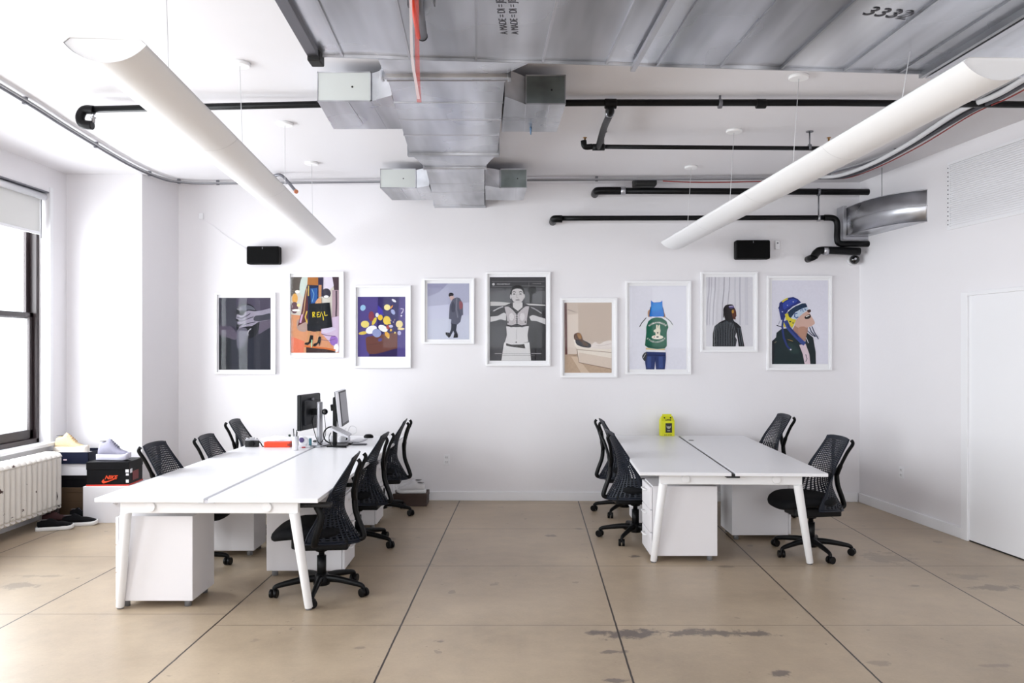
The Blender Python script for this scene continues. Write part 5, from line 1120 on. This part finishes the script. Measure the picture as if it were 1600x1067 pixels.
# clutter on the right half
def slab(nm, label, cat, px, py, w_, d_, h_, m_, rz=0, keys=None, pz=TZ):
    q = PZ(px, py, pz); t_ = thing(nm, label, cat, (q.x, q.y, pz), rz)
    MB().box(-w_/2, w_/2, -d_/2, d_/2, 0, h_).build('body', m_, t_, bevel=min(.004, h_*.4))
    if keys:
        k = MB(); nx, ny = keys
        for i in range(nx):
            for j in range(ny):
                x0 = -w_/2+.008+i*(w_-.016)/nx; y0 = -d_/2+.008+j*(d_-.016)/ny
                k.box(x0+.0015, x0+(w_-.016)/nx-.0015, y0+.0015, y0+(d_-.016)/ny-.0015, h_, h_+.003)
        k.build('keys', mat('key_white', rgb(236, 236, 240), .5), t_)
    return t_
slab('keyboard', 'flat silver and white keyboard on the left bench near the mouse', 'keyboard', 559, 689, .12, .30, .012, STEEL, -.1, (5, 13))
slab('tablet', 'thin black tablet lying under the clutter beside the white keyboard', 'tablet', 533, 694, .22, .10, .016, BLK, .05)
slab('notebook', 'slim dark notebook at the near end of the keyboard', 'notebook', 562, 695, .14, .06, .012, mat('dark_cover', rgb(54, 54, 60), .5), .05)
q = PZ(576, 684, TZ); t = thing('computer_mouse', 'black computer mouse near the far right edge of the left bench', 'mouse', (q.x, q.y, TZ), .2)
k = MB(); k.rings([[(.052*s_*math.cos(2*PI*a/20), .034*s_*math.sin(2*PI*a/20), z_) for a in range(20)] for s_, z_ in ((.9, 0), (1, .006), (.97, .018), (.82, .030), (.5, .038), (.05, .04))]); k.build('shell', BLK, t)
MB().cyl((-.03, -.003, .033), (-.03, .003, .033), .006, n=10).build('wheel', GREY, t)
# tilted keyboard resting on the clutter
q = P(532, 675, 7.72); t = thing('keyboard', 'white keyboard propped at a slant below the silver edged monitor', 'keyboard', (q.x, q.y, q.z), 0); t.rotation_euler = (.2, math.radians(26), 0)
MB().box(-.10, .10, -.06, .06, 0, .014).build('body', mat('pale_grey_plastic', rgb(214, 214, 220), .4), t, bevel=.004)
k = MB()
for i in range(10):
    for j in range(5): k.box(-.095+i*.019, -.079+i*.019, -.055+j*.022, -.037+j*.022, .014, .018)
k.build('keys', mat('key_white', rgb(236, 236, 240), .5), t)
# headphones and white gear beneath it
q = PZ(523, 692, TZ); t = thing('headphones', 'white and black headphones lying below the slanted keyboard', 'headphones', (q.x+.02, q.y-.02, TZ), .1)
MB().tube([(-.05+.075*math.cos(a), .02*math.sin(a), .085+.078*math.sin(a)) for a in [PI*.35+PI*1.2*j/20 for j in range(21)]], .007, 8).build('headband', BLK, t)
for (xx, zz) in ((-.04, .04), (.06, .036)):
    e_ = MB().lathe([(.012, -.02), (.034, -.018), (.036, .0), (.030, .018), (.01, .02)], n=20, M=Matrix.Translation((xx, 0, zz)) @ Matrix.Rotation(PI/2, 4, 'X')).build('ear_cup', mat('gloss_white', rgb(235, 235, 240), .25), t)
    MB().lathe([(.008, -.024), (.026, -.023), (.026, -.017)], n=16, M=Matrix.Translation((xx, 0, zz)) @ Matrix.Rotation(PI/2, 4, 'X')).build('ear_pad', BLK, e_)
q = PZ(541, 690, TZ); t = thing('desk_speaker', 'small white round speaker below the silver edged monitor', 'speaker', (q.x, q.y, TZ), 0)
MB().lathe([(.03, 0), (.04, .01), (.042, .04), (.03, .068), (.005, .072)], n=24).build('shell', mat('gloss_white', rgb(235, 235, 240), .25), t)
MB().cyl((0, -.043, .036), (0, -.036, .036), .02).build('driver', BLK, t)
cab([P(541, 668, 7.85), P(538, 676, 7.82), P(545, 680, 7.8), P(556, 676, 7.82), P(556, 668, 7.84), P(548, 666, 7.86), P(543, 676, 7.8), P(540, 686, 7.78)], .003, mat('white_cable', rgb(225, 225, 228), .5), 'monitor_cable', 'white cable coiled below the silver edged monitor')
cab([P(517, 676, 7.7), P(514, 684, 7.7), (P(519, 690, 7.7).x, 7.68, .75), (P(530, 690, 7.7).x, 7.62, .747), (P(545, 690, 7.7).x, 7.60, .747)], .004, BLK, 'monitor_cable', 'black cable curling around the headphones')

# yellow box on the right bench
q = PZ(1043.5, 681.5, TZ)
t = thing('gift_box', 'bright yellow box with a black picture panel on the right bench', 'box', (q.x, q.y+.06, TZ), .03)
YEL = mat('acid_yellow', rgb(214, 214, 22), .5)
k = MB(); hx = .073; hy = .055; h = .165
k.box(-hx, hx, -hy, hy, 0, h); k.build('body', YEL, t, bevel=.002)
k = MB(); i = k.add([(-hx, -hy, h), (hx, -hy, h), (hx, hy, h), (-hx, hy, h), (-.058, -.012, .215), (.058, -.012, .215), (.058, .012, .215), (-.058, .012, .215)])
for f in ((0, 1, 5, 4), (1, 2, 6, 5), (2, 3, 7, 6), (3, 0, 4, 7), (4, 5, 6, 7)): k.face([i+a for a in f])
k.box(-.05, .05, -.003, .003, .215, .235); k.build('gable_lid', YEL, t)
pm = MB().box(-.026, .044, -hy-.0015, -hy+.001, .038, .14).build('picture_panel', mat('panel_black', rgb(26, 22, 22), .5), t)
k = MB(); y_ = -hy-.002
def flat(pts):
    i = k.add([(x, y_, z) for x, z in pts]); k.face(list(range(i, i+len(pts))))
flat([(-.018, .118), (-.004, .104), (.009, .108), (.022, .104), (.036, .118), (.030, .092), (.016, .080), (.002, .080), (-.012, .092)])
flat([(-.008, .064), (.024, .064), (.024, .056), (-.008, .056)])
k.build('emblem', mat('panel_grey', rgb(170, 170, 160), .5), t)
for s in (-1, 1): MB().cyl((s*.033, -.030-.012, .197), (s*.033, -.026, .197), .007, n=12).build('eyelet', DK, t)
text('LOVE', .026, 'lettering', DK, t, (.004, -.050, .1735), (PI/2-.72, 0, 0), .0006, bold=.001)
k = MB()
for q in (-.035, -.018, .004, .022, .036): k.box(q-.005, q+.005, -hy-.0015, -hy+.001, .010, .017)
k.build('small_print', DK, t)
# apply seat-height offset note: prototypes stay at their own height
